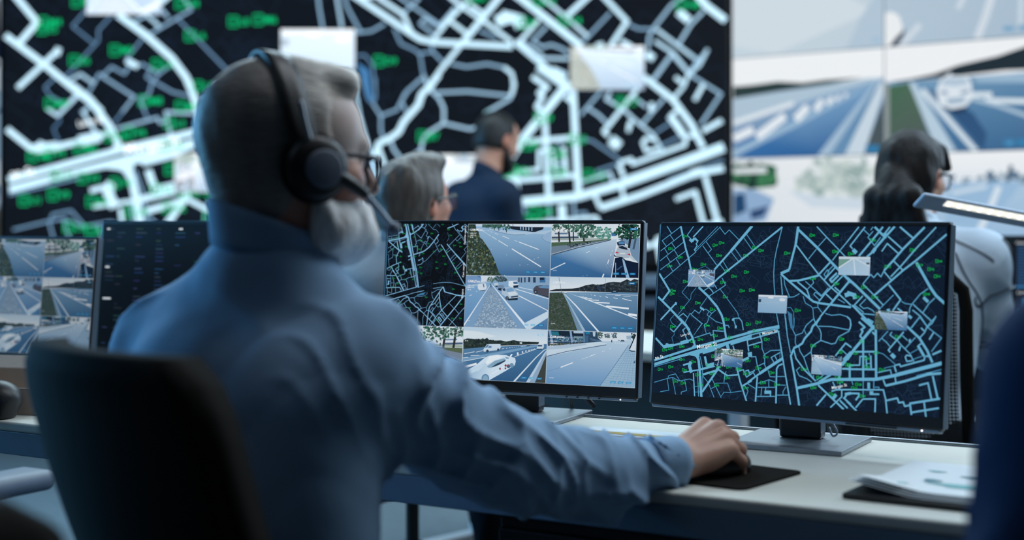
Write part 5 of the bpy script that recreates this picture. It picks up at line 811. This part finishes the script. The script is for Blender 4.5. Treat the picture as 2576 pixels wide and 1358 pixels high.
t = thing('paper_stack', 'sheaf of white papers with green print, lying on the black folder', 'papers', (.452,1.925,DZ+.0005), R(-33.7))
def curl(x, y): return .012*max(0, 1-x/.05)**2*(1-y/.25)*0+.016*max(0, 1-(x+y)/.09)
bm = B(); box(bm, (.165,.122,.004), (.335,.262,.008), .002); fo = obj('folder', bm, M['black_plastic']); fo.location = (.452,1.925,DZ+.0005); fo.rotation_euler = (0,0,R(-33.7)); tag(fo, 'black folder lying under the printed papers at the right end of the desk', 'folder')
for k in range(4):
    bm = B(); z = .0095+k*.0022
    sheet(bm, lambda u, v: ((.004*k+u*.30, .003*k+v*.245, z+curl(u*.3,v*.245)), (0,0,1)), 14, 10, .0007); bmesh.ops.recalc_face_normals(bm, faces=bm.faces); pg = obj('page', bm, M['paper'], t, smooth=False)
inkm = mat('green_ink', (120,176,176), .8, var=.3, scale=90); ink2 = mat('grey_ink', (84,128,140), .8, var=.3, scale=90)
for (x, y, w, h, m) in ((.05,.055,.05,.02,inkm),(.085,.10,.03,.022,ink2),(.14,.075,.12,.03,inkm),(.19,.045,.06,.03,ink2),(.13,.15,.04,.018,ink2),(.20,.16,.05,.016,ink2),(.24,.10,.04,.035,inkm),(.07,.175,.03,.012,inkm)):
    bm = B(); r = [bm.verts.new((x+w*.5*math.cos(a)*(.8+.3*math.sin(3*a+x*90)), y+h*.5*math.sin(a), .0172)) for a in [i*2*math.pi/16 for i in range(16)]]; bm.faces.new(r); obj('print', bm, m, pg)
t = thing('printed_sheet', 'printed sheet with a yellow band lying behind the man\'s forearm', 'paper', (.24,2.425,DZ), R(-31))
bm = B(); box(bm, (0,0,.0006), (.34,.22,.0009)); obj('page', bm, M['paper'], t)
for n, x, y, w, h, c in (('yellow_band',0,.05,.335,.022,(214,190,120)),('brown_picture',-.06,-.005,.07,.05,(150,112,96)),('blue_picture',.06,-.012,.09,.04,(84,116,150)),('picture_line',.0,-.07,.25,.02,(120,150,180))):
    bm = B(); box(bm, (x,y,.0013), (w,h,.0006)); obj(n, bm, mat(n, c, .8), t)
t = thing('open_carton', 'small open tan carton on the desk at the left edge', 'box', (-1.03,2.85,DZ+.0005), R(-14))
bm = B(); w, d, h = .26,.13,.052
box(bm, (0,0,.003), (w,d,.004)); box(bm, (0,-d/2,h/2), (w,.003,h)); box(bm, (0,d/2,h/2+.012), (w,.003,h+.024)); box(bm, (-w/2,0,h/2), (.003,d,h)); box(bm, (w/2,0,h/2), (.003,d,h)); obj('carton', bm, M['cardboard'], t)
bm = B(); sheet(bm, lambda u, v: (((u-.5)*w, d/2+.002+v*.03, h+.024+v*.022), (0,-.5,.8)), 4, 4, .0025); obj('flap', bm, M['cardboard'], t)
S = SDF((-.08,-.08,-.01),(.08,.08,.11), .004); S.ell((0,0,.036), (.048,.042,.037), .01); S.cone((0,0,.004), (0,0,.01), .035, .035, .01); S.half((0,0,.001), (0,0,-1.0))
o = organic('desk_speaker', S, M['black_plastic'], None, (0,0,0)); o.location = (-.985,2.72,DZ); tag(o, 'small rounded black desk speaker cut by the left edge, before the carton', 'speaker')

# ------------------------------------------------------------------ chairs
office_chair('black office chair that the silver-haired man sits on, its tall back turned to us', (-.164,1.732,0), R(-49.5), bw=.415, bh=.56, btop=.98, lean=.42, curve=.04, arm_z=.64, back_y=-.15)
office_chair('blurred black office chair, only its top corner showing in the bottom left corner', (-.685,1.26,0), R(30), bw=.46, bh=.5, btop=.895, arms=None)
office_chair('black office chair with pale armrest at the left workstation, cut by the left edge', (-1.05,2.19,0), R(-30), bw=.44, bh=.45, btop=.93, arms='arm_grey', arm_z=.722, lean=.18)
office_chair('black mesh-backed office chair that the dark-haired woman sits on', (1.0,3.70,0), R(-29), back='mesh', bw=.46, bh=.56, btop=1.0, lean=.14, arm_z=.66)
office_chair('black office chair under the seated man in glasses', (-.27,3.86,0), R(-45), bw=.44, bh=.46, btop=.92, lean=.12)
# second row of desks
def small_desk(label, loc, rz, w=1.4):
    t = thing('desk', label, 'desk', loc, rz)
    bm = B(); box(bm, (0,.32,DZ-.014), (w,.64,.028), .003); obj('desktop', bm, M['desk_white'], t)
    bm = B(); box(bm, (0,.60,.45), (w-.1,.02,.5)); obj('modesty_panel', bm, M['dark_panel'], t)
    for x in (-w/2+.06, w/2-.06):
        bm = B(); box(bm, (x,.30,.36), (.045,.045,.68), .004); box(bm, (x,.30,.02), (.06,.58,.035), .008); obj('leg', bm, M['leg_white'], t)
small_desk('smaller pale desk in front of the seated man in glasses', (.08,4.42,0), R(-42), 1.2)
small_desk('smaller pale desk in front of the dark-haired woman', (1.58,4.42,0), R(-31), 1.5)
wm = monitor('dark monitor with a data table and blue bar chart beyond the woman\'s right arm', (1.70,4.565,DZ), R(-31), (0,-.055,.18), 0, R(-3), 22)

# slim lamp with a row of LEDs
t = thing('reading_lamp', 'slim tilted lamp bar with a row of bright LEDs in front of the woman\'s neck', 'lamp', (1.62,3.62,0))
a = Vector((.915-1.62,3.2-3.62,1.166)); b = Vector((1.45-1.62,3.42-3.62,1.082)); ax = (b-a).normalized()
rot = Matrix((ax, Vector((0,0,1)).cross(ax).normalized(), ax.cross(Vector((0,0,1)).cross(ax)).normalized())).transposed()
tilt_ = rot @ Matrix.Rotation(R(-38),3,'X')
bm = B(); box(bm, (a+b)/2, ((b-a).length,.046,.010), .004, tilt_); obj('light_bar', bm, M['lamp_white'], t)
bar = t.children[0]
bm = B(); dn = tilt_ @ Vector((.03,-.010,-.0058)); box(bm, (a+b)/2+dn, ((b-a).length-.07,.017,.0015), 0, tilt_); obj('led_strip', bm, M['led_soft'], bar)
for i in range(17):
    p = a+(b-a)*(.13+.05*i); bm = B(); dn = tilt_ @ Vector((0,-.010,-.0062)); box(bm, p+dn, (.0085,.011,.0025), .001, tilt_); obj('led', bm, M['led'], bar)
bm = B(); lathe(bm, [(.13,0),(.13,.014),(.02,.022)], 32); obj('base', bm, M['lamp_white'], t)
bm = B(); tube(bm, spline([(0,0,.02),(0,0,.6),(0,0,.98),tuple(b)], 6), .011, 10); obj('post', bm, M['lamp_white'], t, smooth=True)
# ------------------------------------------------------------------ people
V3 = lambda *a: np.array(a, float)
# 1. silver-haired man at the desk
H1 = Head((-.286,1.80,1.196), 28, -4)
J1 = dict(neck=V3(-.303,1.80,1.085), shL=V3(-.462,1.92,.948), shR=V3(-.184,1.727,.948), elL=V3(-.528,2.0,.74), elR=V3(.008,1.88,.788), wrL=V3(-.41,2.23,.785), wrR=V3(.236,2.045,.766), hipL=V3(-.44,1.80,.53), hipR=V3(-.28,1.69,.53), knL=V3(-.20,2.20,.53), knR=V3(.0,2.02,.53), anL=V3(-.20,2.10,.10), anR=V3(-.06,1.96,.10), toe=V3(.6,.8,0), floor=V3(-.3,1.85,0), collar_r=.068, collar_f=-.004, collar_t=.030)
def skin1(V, L, c):
    c = c.copy(); n = vnoise(V[:,0]*30, V[:,1]*30, V[:,2]*30)
    red = np.exp(-((L[:,0]-.045)**2+(L[:,2]+.045)**2)/.0009)+np.exp(-((L[:,0]-.065)**2+(L[:,2]-.055)**2)/.0006)+.6*np.exp(-((L[:,0]+.0)**2+(L[:,2]+.085)**2)/.002)
    near = (np.abs(L) < .2).all(1); k = np.where(near, np.clip(red,0,1)*(.5+.6*n), 0)[:,None]
    c *= 1-k*np.array([.08,.42,.42])
    pale = (near & (L[:,2] > .0) & (L[:,0] > .02)); c[pale] = c[pale]*.35+np.array(lin((214,204,198)))*.65  # forehead lightened in the skin colour, standing in for white screen light
    return c
def hair1(S, H):
    S.ell(H.P(-.016,0,.030), np.array((.103,.082,.096)), .01, H.fr)
    S.ell(H.P(-.028,0,-.045), np.array((.064,.062,.080)), .03, H.fr)
    S.ell(H.P(.02,0,.100), np.array((.062,.050,.024)), .02, H.fr); S.ell(H.P(.058,.010,.098), np.array((.026,.044,.021)), .018, H.fr)
    # cut the face, the temples and below the hairline
    S.ell(H.P(.105,0,.012), np.array((.056,.12,.064)), .012, H.fr, 's'); S.ell(H.P(.085,0,-.09), np.array((.085,.12,.085)), .02, H.fr, 's')
    for q in (-1,1): S.ell(H.P(.062,q*.085,.046), np.array((.034,.03,.030)), .012, H.fr, 's')
    S.half(H.P(-.03,0,-.105), -H.u*.9-H.f*.2, .01)
    S.disp(lambda X, Y, Z: .004*(vnoise(X*60, Y*60, Z*25)-.5))
def beard1(S, H):
    S.ell(H.P(.058,0,-.080), np.array((.060,.062,.052)), .02, H.fr); S.ell(H.P(.076,0,-.094), np.array((.052,.050,.040)), .02, H.fr)
    for q in (-1,1): S.cone(H.P(.014,q*.070,-.035), H.P(.045,q*.056,-.095), .010, .022, .03)
    S.ell(H.P(.098,0,-.058), np.array((.016,.030,.010)), .008, H.fr)
    S.ell(H.P(.112,0,-.073), np.array((.016,.020,.006)), .004, H.fr, 's'); S.ell(H.P(.085,0,-.022), np.array((.05,.052,.032)), .01, H.fr, 's')
    S.half(H.P(0,0,-.012), H.u); S.half(H.P(.016,0,0), -H.f, .008); S.disp(lambda X, Y, Z: .007*(vnoise(X*70, Y*70, Z*34)-.5))
dR = nrm((.78,.56,.26)); dL = nrm((.25,.95,-.05))
def baggy(T):
    T.cone((-.175,1.765,.90), (-.03,1.85,.815), .058, .052, .05, disp=folds(2.2, 2.5, .010)); T.cone((-.03,1.85,.815), (.06,1.915,.778), .052, .050, .04, disp=folds(6.1, 3, .010))
    T.cone((-.245,1.705,.88), (-.245,1.70,.60), .078, .084, .07)
p1, I1 = person('person', 'silver-haired bearded man in blue shirt and headset, seen from behind, hand on the mouse', J1, H1, skin1, 'shirt', hair1, 'hair_silver', res=.0045,
    hands={'R': dict(d=dR, t=(-.52,.74,.36), u=(0,0,1), fine=True, curl=(.72,.55,.42), spread=.30, k=1.02, drop=.02), 'L': dict(d=dL, t=(.95,-.25,0), u=(0,0,1))}, skin_col=(196,150,130), grow=.016, hunch=.025, beard=beard1, wr=1.0, sleeve=1.0, extra_cut=baggy)
# shirt cuffs round the right wrist
a = J1['elR']; w = J1['wrR']; ax = nrm(w-a); e1 = nrm(np.cross(ax,(0,0,1))); e2 = np.cross(e1, ax); org = J1['floor']
bm = B()
def cuff(u, v):
    th = u*2*math.pi; dr = e1*math.cos(th)+e2*math.sin(th); p = w+ax*(-.062+.055*v)+dr*(.038+.002*math.sin(3*th)+.003*v)-org; return p, dr
n = 30; g = [[[bm.verts.new(Vector(cuff(i/n,j/5)[0])+Vector(cuff(i/n,j/5)[1])*s*.003) for j in range(6)] for i in range(n)] for s in (.5,-.5)]
for i in range(n):
    k = (i+1)%n
    for j in range(5):
        bm.faces.new((g[0][i][j],g[0][k][j],g[0][k][j+1],g[0][i][j+1])); bm.faces.new((g[1][i][j],g[1][i][j+1],g[1][k][j+1],g[1][k][j]))
    for j in (0,5): bm.faces.new((g[0][i][j],g[1][i][j],g[1][k][j],g[0][k][j]))
bmesh.ops.recalc_face_normals(bm, faces=bm.faces); obj('cuff', bm, M['shirt'], p1, smooth=True)

# headset and glasses of the first man
hs = thing('headset', 'black headset with a round ear cup and microphone arm on the silver-haired man', 'headset', tuple(H1.O))
PL = lambda f, r, u: Vector(H1.P(f, r, u)-H1.O)
rw = Vector(H1.r); Mr = lambda f, r, u: Matrix.Translation(PL(f,r,u)) @ Vector((0,0,1)).rotation_difference(rw).to_matrix().to_4x4()
arc = []
for k in range(25):
    th = math.pi*k/24; arc.append((.004-.036*math.sin(th)**.7 if 0 < k < 24 else .004, .0945*math.cos(th), -.022+.150*math.sin(th)))
bm = B()
def band(u, v):
    x = u*24; i = min(23, int(x)); q = x-i; p = [arc[i][j]*(1-q)+arc[i+1][j]*q for j in range(3)]; nr = Vector(H1.r*p[1]+H1.u*(p[2]-.0)).normalized()
    return PL(p[0]+(v-.5)*.034, p[1], p[2]), nr
sheet(bm, band, 48, 3, .006); bmesh.ops.recalc_face_normals(bm, faces=bm.faces); obj('headband', bm, M['black_plastic'], hs, smooth=True)
for s in (1,-1):
    bm = B(); flip = Matrix.Rotation(math.pi if s < 0 else 0, 4, 'X')
    lathe(bm, [(.030,-.012),(.041,-.010),(.044,-.003),(.041,.004)], 36, flip); obj('ear_cushion', bm, M['black_fabric'], hs, Mr(.008, s*.0885, -.017), True)
    bm = B(); lathe(bm, [(.040,.003),(.039,.009),(.033,.015),(.020,.017)], 36, flip); c = obj('ear_cup', bm, M['black_plastic'], hs, Mr(.008, s*.0885, -.017), True)
    bm = B(); lathe(bm, [(.0235,.012),(.0235,.0195),(.021,.0205)], 32, flip); obj('cup_disc', bm, M['cup_grey'], hs, Mr(.013, s*.0885, -.018), True)
    bm = B(); tube(bm, spline([PL(-.020,s*.0965,.062),PL(-.012,s*.098,.035),PL(-.004,s*.099,.012)], 5), .0035, 8); obj('slider', bm, M['mic_grey'], hs, smooth=True)
bm = B(); tube(bm, spline([PL(.034,.099,-.026),PL(.052,.097,-.033),PL(.074,.092,-.044)], 8), [.010-.0002*i for i in range(17)], 10); obj('boom_root', bm, M['black_plastic'], hs, smooth=True)
bm = B(); tube(bm, spline([PL(.072,.093,-.043),PL(.097,.083,-.062),PL(.119,.072,-.079)], 8), .0045, 10); bo = obj('microphone_boom', bm, M['mic_grey'], hs, smooth=True)
bm = B(); bmesh.ops.create_uvsphere(bm, u_segments=16, v_segments=10, radius=.0095); obj('microphone', bm, M['cup_grey'], bo, Matrix.Translation(PL(.123,.070,-.083)), True)
bm = B(); tube(bm, [PL(.030,.100,.004),PL(.042,.098,-.016)], .0045, 8); obj('boom_pivot', bm, M['mic_grey'], hs, smooth=True)
def glasses(label, H, col='navy_frame', half=.066):
    t = thing('eyeglasses', label, 'glasses', tuple(H.O), 0, 'eyeglasses the people wear'); Q = lambda f, r, u: Vector(H.P(f, r, u)-H.O)
    for s in (-1,1):
        c = [(.104,.010,.004),(.102,.058,.006),(.101,.062,-.004),(.102,.056,-.034),(.106,.016,-.036),(.107,.009,-.010)]
        loop = [Q(f,s*r,u) for f, r, u in c]; loop = spline(loop+[loop[0]], 4); bm = B(); tube(bm, loop, .0024, 6); fr = obj('rim', bm, M[col], t, smooth=True)
        bm = B(); bm.faces.new([bm.verts.new(p) for p in loop[:-1]]); bmesh.ops.triangulate(bm, faces=bm.faces); obj('lens', bm, M['lens'], fr)
        bm = B(); tube(bm, spline([Q(.101,s*.063,.002),Q(.085,s*.074,.004),Q(.04,s*.080,.004),Q(.0,s*.084,.004),Q(-.012,s*.084,-.012)], 5), .0036, 6); obj('temple', bm, M[col], t, smooth=True)
    bm = B(); tube(bm, [Q(.107,-.010,-.004),Q(.110,0,-.001),Q(.107,.010,-.004)], .0024, 6); obj('bridge', bm, M[col], t, smooth=True)
    return t
glasses('dark-framed glasses on the silver-haired man with the headset', H1)

# 2. seated man in glasses beyond the middle monitor
H2 = Head((-.268,3.9,1.172), 46, 9)
J2 = dict(neck=V3(-.31,3.87,1.05), shL=V3(-.46,4.00,.975), shR=V3(-.195,3.725,.975), elL=V3(-.42,4.14,.74), elR=V3(-.06,3.86,.74), wrL=V3(-.22,4.33,.77), wrR=V3(.10,4.08,.77), hipL=V3(-.38,3.92,.53), hipR=V3(-.25,3.78,.53), knL=V3(-.10,4.25,.53), knR=V3(.06,4.08,.53), anL=V3(-.06,4.30,.10), anR=V3(.06,4.10,.10), toe=V3(.7,.7,0), floor=V3(-.3,3.9,0))
def hair2(S, H):
    S.ell(H.P(-.014,0,.032), np.array((.107,.088,.098)), .01, H.fr); S.ell(H.P(-.035,0,-.035), np.array((.082,.074,.08)), .03, H.fr); S.ell(H.P(.05,.01,.10), np.array((.06,.06,.03)), .03, H.fr)
    S.ell(H.P(.115,0,-.0), np.array((.06,.12,.075)), .012, H.fr, 's'); S.ell(H.P(.07,0,-.07), np.array((.08,.12,.075)), .015, H.fr, 's'); S.half(H.P(0,0,-.095), -H.u, .01)
    for q in (-1,1): S.ell(H.P(.0,q*.09,-.018), np.array((.024,.02,.036)), .008, H.fr, 's')
    S.disp(lambda X, Y, Z: .010*(vnoise(X*45, Y*45, Z*16)-.5))
hh = lambda d, t: dict(d=d, t=t, u=(0,0,1))
person('person', 'seated man with grey-brown hair and glasses, head showing above the middle monitor', J2, H2, None, 'grey_cloth', hair2, 'hair_grey', res=.008, skin_col=(206,148,126), hands={'L': hh((.7,.7,-.05),(.7,-.7,0)), 'R': hh((.7,.7,-.05),(-.7,.7,0))})
glasses('black glasses on the seated man with grey-brown hair', H2, 'dark_bezel')

# 3. man standing before the map wall
H3 = Head((-.067,6.3,1.487), 40, -16)
J3 = dict(neck=V3(-.115,6.26,1.325), shL=V3(-.235,6.40,1.235), shR=V3(-.035,6.14,1.235), elL=V3(-.16,6.55,.99), elR=V3(.04,6.16,.98), wrL=V3(.03,6.62,1.03), wrR=V3(.17,6.38,1.0), hipL=V3(-.19,6.33,.83), hipR=V3(-.07,6.19,.83), knL=V3(-.17,6.36,.46), knR=V3(-.05,6.21,.46), anL=V3(-.19,6.35,.09), anR=V3(-.07,6.20,.09), toe=V3(.77,.64,0), floor=V3(-.13,6.27,0), beard_m='hair_dark')
def hair3(S, H):
    S.ell(H.P(-.016,0,.030), np.array((.100,.080,.095)), .01, H.fr); S.ell(H.P(-.035,0,-.03), np.array((.074,.070,.072)), .03, H.fr)
    S.ell(H.P(.112,0,.0), np.array((.056,.12,.08)), .012, H.fr, 's'); S.ell(H.P(.075,0,-.085), np.array((.085,.12,.08)), .015, H.fr, 's'); S.half(H.P(0,0,-.06), -H.u, .01)
    for q in (-1,1): S.ell(H.P(.0,q*.088,-.018), np.array((.024,.02,.036)), .008, H.fr, 's')
def beard3(S, H):
    S.ell(H.P(.058,0,-.088), np.array((.050,.058,.046)), .02, H.fr); S.ell(H.P(.070,0,-.108), np.array((.042,.042,.034)), .02, H.fr)
    for q in (-1,1): S.cone(H.P(.012,q*.070,-.04), H.P(.035,q*.06,-.085), .010, .02, .02)
    S.ell(H.P(.112,0,-.072), np.array((.016,.02,.008)), .004, H.fr, 's'); S.ell(H.P(.09,0,-.03), np.array((.05,.055,.032)), .01, H.fr, 's'); S.half(H.P(0,0,-.02), H.u)
person('person', 'bearded man in a dark navy shirt standing before the map wall, looking down', J3, H3, None, 'navy_cloth', hair3, 'hair_dark', res=.009, skin_col=(196,140,116), beard=beard3, hands={'L': hh((.85,.1,.1),(.1,-.8,.3)), 'R': hh((.6,.75,.1),(-.7,.6,.2))})

# 4. dark-haired woman at the right
H4 = Head((1.128,4.0,1.25), 47, -3)
J4 = dict(neck=V3(1.118,3.965,1.10), shL=V3(.985,4.05,1.025), shR=V3(1.275,3.865,1.02), elL=V3(.98,4.22,.80), elR=V3(1.345,3.93,.765), wrL=V3(1.12,4.42,.79), wrR=V3(1.40,4.20,.775), hipL=V3(1.0,3.88,.53), hipR=V3(1.15,3.78,.53), knL=V3(1.22,4.28,.53), knR=V3(1.37,4.12,.53), anL=V3(1.24,4.32,.10), anR=V3(1.38,4.16,.10), toe=V3(.5,.86,0), floor=V3(1.12,3.95,0))
def hair4(S, H):
    S.ell(H.P(-.018,0,.028), np.array((.108,.086,.100)), .01, H.fr); S.ell(H.P(-.05,0,-.03), np.array((.080,.080,.075)), .03, H.fr)
    for k, rr in enumerate((-.085,-.055,-.02,.02,.055,.085,.10)):
        zz = -.19-.035*((k*37)%5)/5; S.cone(H.P(-.112,.0,-.012), H.P(-.140,rr*.55+.01,-.075), .024, .030, .02); S.cone(H.P(-.140,rr*.55+.01,-.075), H.P(-.128,rr+.01,zz), .030, .014, .02)
        S.cone(H.P(-.130,rr*.95,zz+.06), H.P(-.118,rr*1.15+.015*math.sin(k*2.1),zz-.03), .012, .004, .01)
    for k in range(6): S.cone(H.P(.03+.012*k,.05+.004*k,.085-.016*k), H.P(.05+.011*k,.062,.075-.018*k), .013, .011, .01)
    S.ell(H.P(.115,-.012,-.01), np.array((.056,.12,.08)), .012, H.fr, 's'); S.ell(H.P(.075,0,-.085), np.array((.085,.12,.075)), .015, H.fr, 's')
    S.ell(H.P(-.01,0,-.14), np.array((.065,.09,.065)), .01, H.fr, 's')
    for q in (-1,1): S.ell(H.P(.012,q*.095,-.026), np.array((.032,.036,.046)), .008, H.fr, 's'); S.ell(H.P(.03,q*.07,-.09), np.array((.06,.05,.05)), .012, H.fr, 's')
    S.disp(lambda X, Y, Z: .007*(vnoise(X*60, Y*60, Z*22)-.5))
p4, I4 = person('person', 'woman with dark ponytail and glasses in a pale jacket, seated with her back to us', J4, H4, None, 'jacket', hair4, 'hair_black', res=.007, skin_col=(214,160,134), shirt_name='jacket', grow=.024, wr=.35, hands={'L': hh((.4,.9,-.05),(.9,-.4,0)), 'R': hh((.3,.95,-.05),(-.9,.3,0))})
bm = B(); tp = [Vector(H4.P(-.112+.006*math.cos(a), .026*math.cos(a), -.012+.026*math.sin(a))-J4['floor']) for a in [i*2*math.pi/16 for i in range(17)]]; tube(bm, tp, .006, 8); obj('hair_tie', bm, M['black_fabric'], p4, smooth=True)
glasses('thin dark glasses on the woman with the ponytail', H4, 'dark_bezel')
# piping of the jacket, laid on the cloth
me = I4['shirt'].data; bv = BVHTree.FromPolygons([v.co[:] for v in me.vertices], [tuple(p.vertices) for p in me.polygons])
def on_cloth(pts):
    out = []
    for p in pts:
        h = bv.find_nearest(Vector(p)-Vector(J4['floor']))
        if h[0] is not None: out.append(h[0]+h[1]*.0015)
    return out
sR, eR, wR = J4['shR'], J4['elR'], J4['wrR']; aa = nrm(eR-sR); back = -nrm(np.cross(aa, nrm((.86,-.5,0)))); back = back if back[1] < 0 else -back; side = np.cross(aa, back); side = side if side[0] > 0 else -side
def ring(tq, tilt=0): 
    return [sR+(eR-sR)*(tq+tilt*math.cos(a))+back*.12*math.sin(a)*1.0+side*.12*math.cos(a) for a in [math.pi*(-.1+1.2*i/24) for i in range(25)]]
seams = [ring(.34,.05), ring(.80,.03), [sR+(eR-sR)*q+back*.1-side*.035*math.cos(q*2) for q in np.linspace(-.25,1.15,22)], [sR+(eR-sR)*q+back*.1-side*(.035*math.cos(q*2)-.012) for q in np.linspace(.45,1.15,14)],
         [J4['neck']*(1-q)+sR*q+V3(0,-.10,.02-.02*q) for q in np.linspace(.35,1.05,16)], [sR+(eR-sR)*q+side*.1-back*.0 for q in np.linspace(-.3,1.0,20)]]
for s in seams:
    pts = on_cloth(s)
    if len(pts) > 3:
        bm = B(); tube(bm, pts, .0028, 6); obj('piping', bm, M['navy_frame'], p4, smooth=True)

# 5. person in navy close by at the right edge
H5 = Head((.80,1.20,1.28), 60, -5)
J5 = dict(neck=V3(.78,1.17,1.15), shL=V3(.478,1.20,.985), shR=V3(.93,1.08,1.06), elL=V3(.412,1.14,.78), elR=V3(1.05,1.18,.84), wrL=V3(.52,1.36,.79), wrR=V3(1.05,1.42,.77), hipL=V3(.66,1.15,.53), hipR=V3(.86,1.04,.53), knL=V3(.84,1.50,.53), knR=V3(1.04,1.40,.53), anL=V3(.84,1.52,.10), anR=V3(1.04,1.42,.10), toe=V3(.5,.86,0), floor=V3(.8,1.2,0))
p5, I5 = person('person', 'blurred person in a deep blue top, cut off by the right edge', J5, H5, None, 'blue_cloth', hair3, 'hair_dark', res=.009, skin_col=(190,140,120), hands={'L': hh((.6,.8,-.1),(.8,-.6,0)), 'R': hh((.3,.9,-.1),(-.9,.3,0))}, grow=.02)
office_chair('black office chair under the person in blue at the right edge', (.77,1.10,0), R(-30), bw=.44, bh=.46, btop=.92, lean=.12)

# ------------------------------------------------------------------ light and camera
def area(name, loc, rot, size, power, col, spread=180):
    l = bpy.data.lights.new(name, 'AREA'); l.shape = 'RECTANGLE'; l.size, l.size_y = size; l.energy = power; l.color = col; l.spread = R(spread)
    o = bpy.data.objects.new(name, l); COL.objects.link(o); o.location = loc; o.rotation_euler = tuple(R(a) for a in rot); return o
area('ceiling_and_fill_light', (-.4,5.4,3.3), (-38,0,0), (3.4,.8), 150, (.66,.88,1.0))  # added front fill tilted at the faces, not a known fitting
area('ceiling_and_fill_light', (.9,2.3,3.35), (0,0,0), (1.6,.8), 30, (.86,.93,1.0))
area('ceiling_and_fill_light', (-2.2,.7,3.35), (0,0,0), (1.6,1.0), 6, (.62,.8,1.0))
area('ceiling_and_fill_light', (2.4,4.3,3.35), (0,0,0), (1.6,1.0), 60, (.66,.84,1.0))
area('screen_glow_boost', (-4.3,4.6,1.9), (0,-90,-25), (1.6,2.4), 170, (.16,.55,1.0))  # added blue area light, boosts the left wall's rim light
area('ceiling_and_fill_light', (2.3,2.5,3.35), (0,0,0), (1.4,.8), 26, (.66,.88,1.0))  # added fill from the camera side to brighten the woman's jacket
area('screen_glow_boost', (3.1,5.4,2.2), (90,0,122), (1.4,1.6), 60, (.62,.82,1.0))  # added area light beside the right wall, brightens the man's face
w = bpy.data.worlds.new('world'); SC.world = w; w.use_nodes = True; w.node_tree.nodes['Background'].inputs['Color'].default_value = (.10,.2,.4,1); w.node_tree.nodes['Background'].inputs['Strength'].default_value = .1
cam = bpy.data.cameras.new('camera'); cam.lens = 50; cam.sensor_width = 36; cam.shift_y = -.04425; cam.clip_start = .05
cam.dof.use_dof = True; cam.dof.focus_distance = 2.56; cam.dof.aperture_fstop = 2.1
co = bpy.data.objects.new('camera', cam); COL.objects.link(co); co.location = (0,0,1.11); co.rotation_euler = (R(90),0,0); SC.camera = co
SC.view_settings.view_transform = 'Standard'; SC.view_settings.look = 'None'; SC.view_settings.gamma = 1; SC.view_settings.use_curve_mapping = False; SC.view_settings.exposure = 0
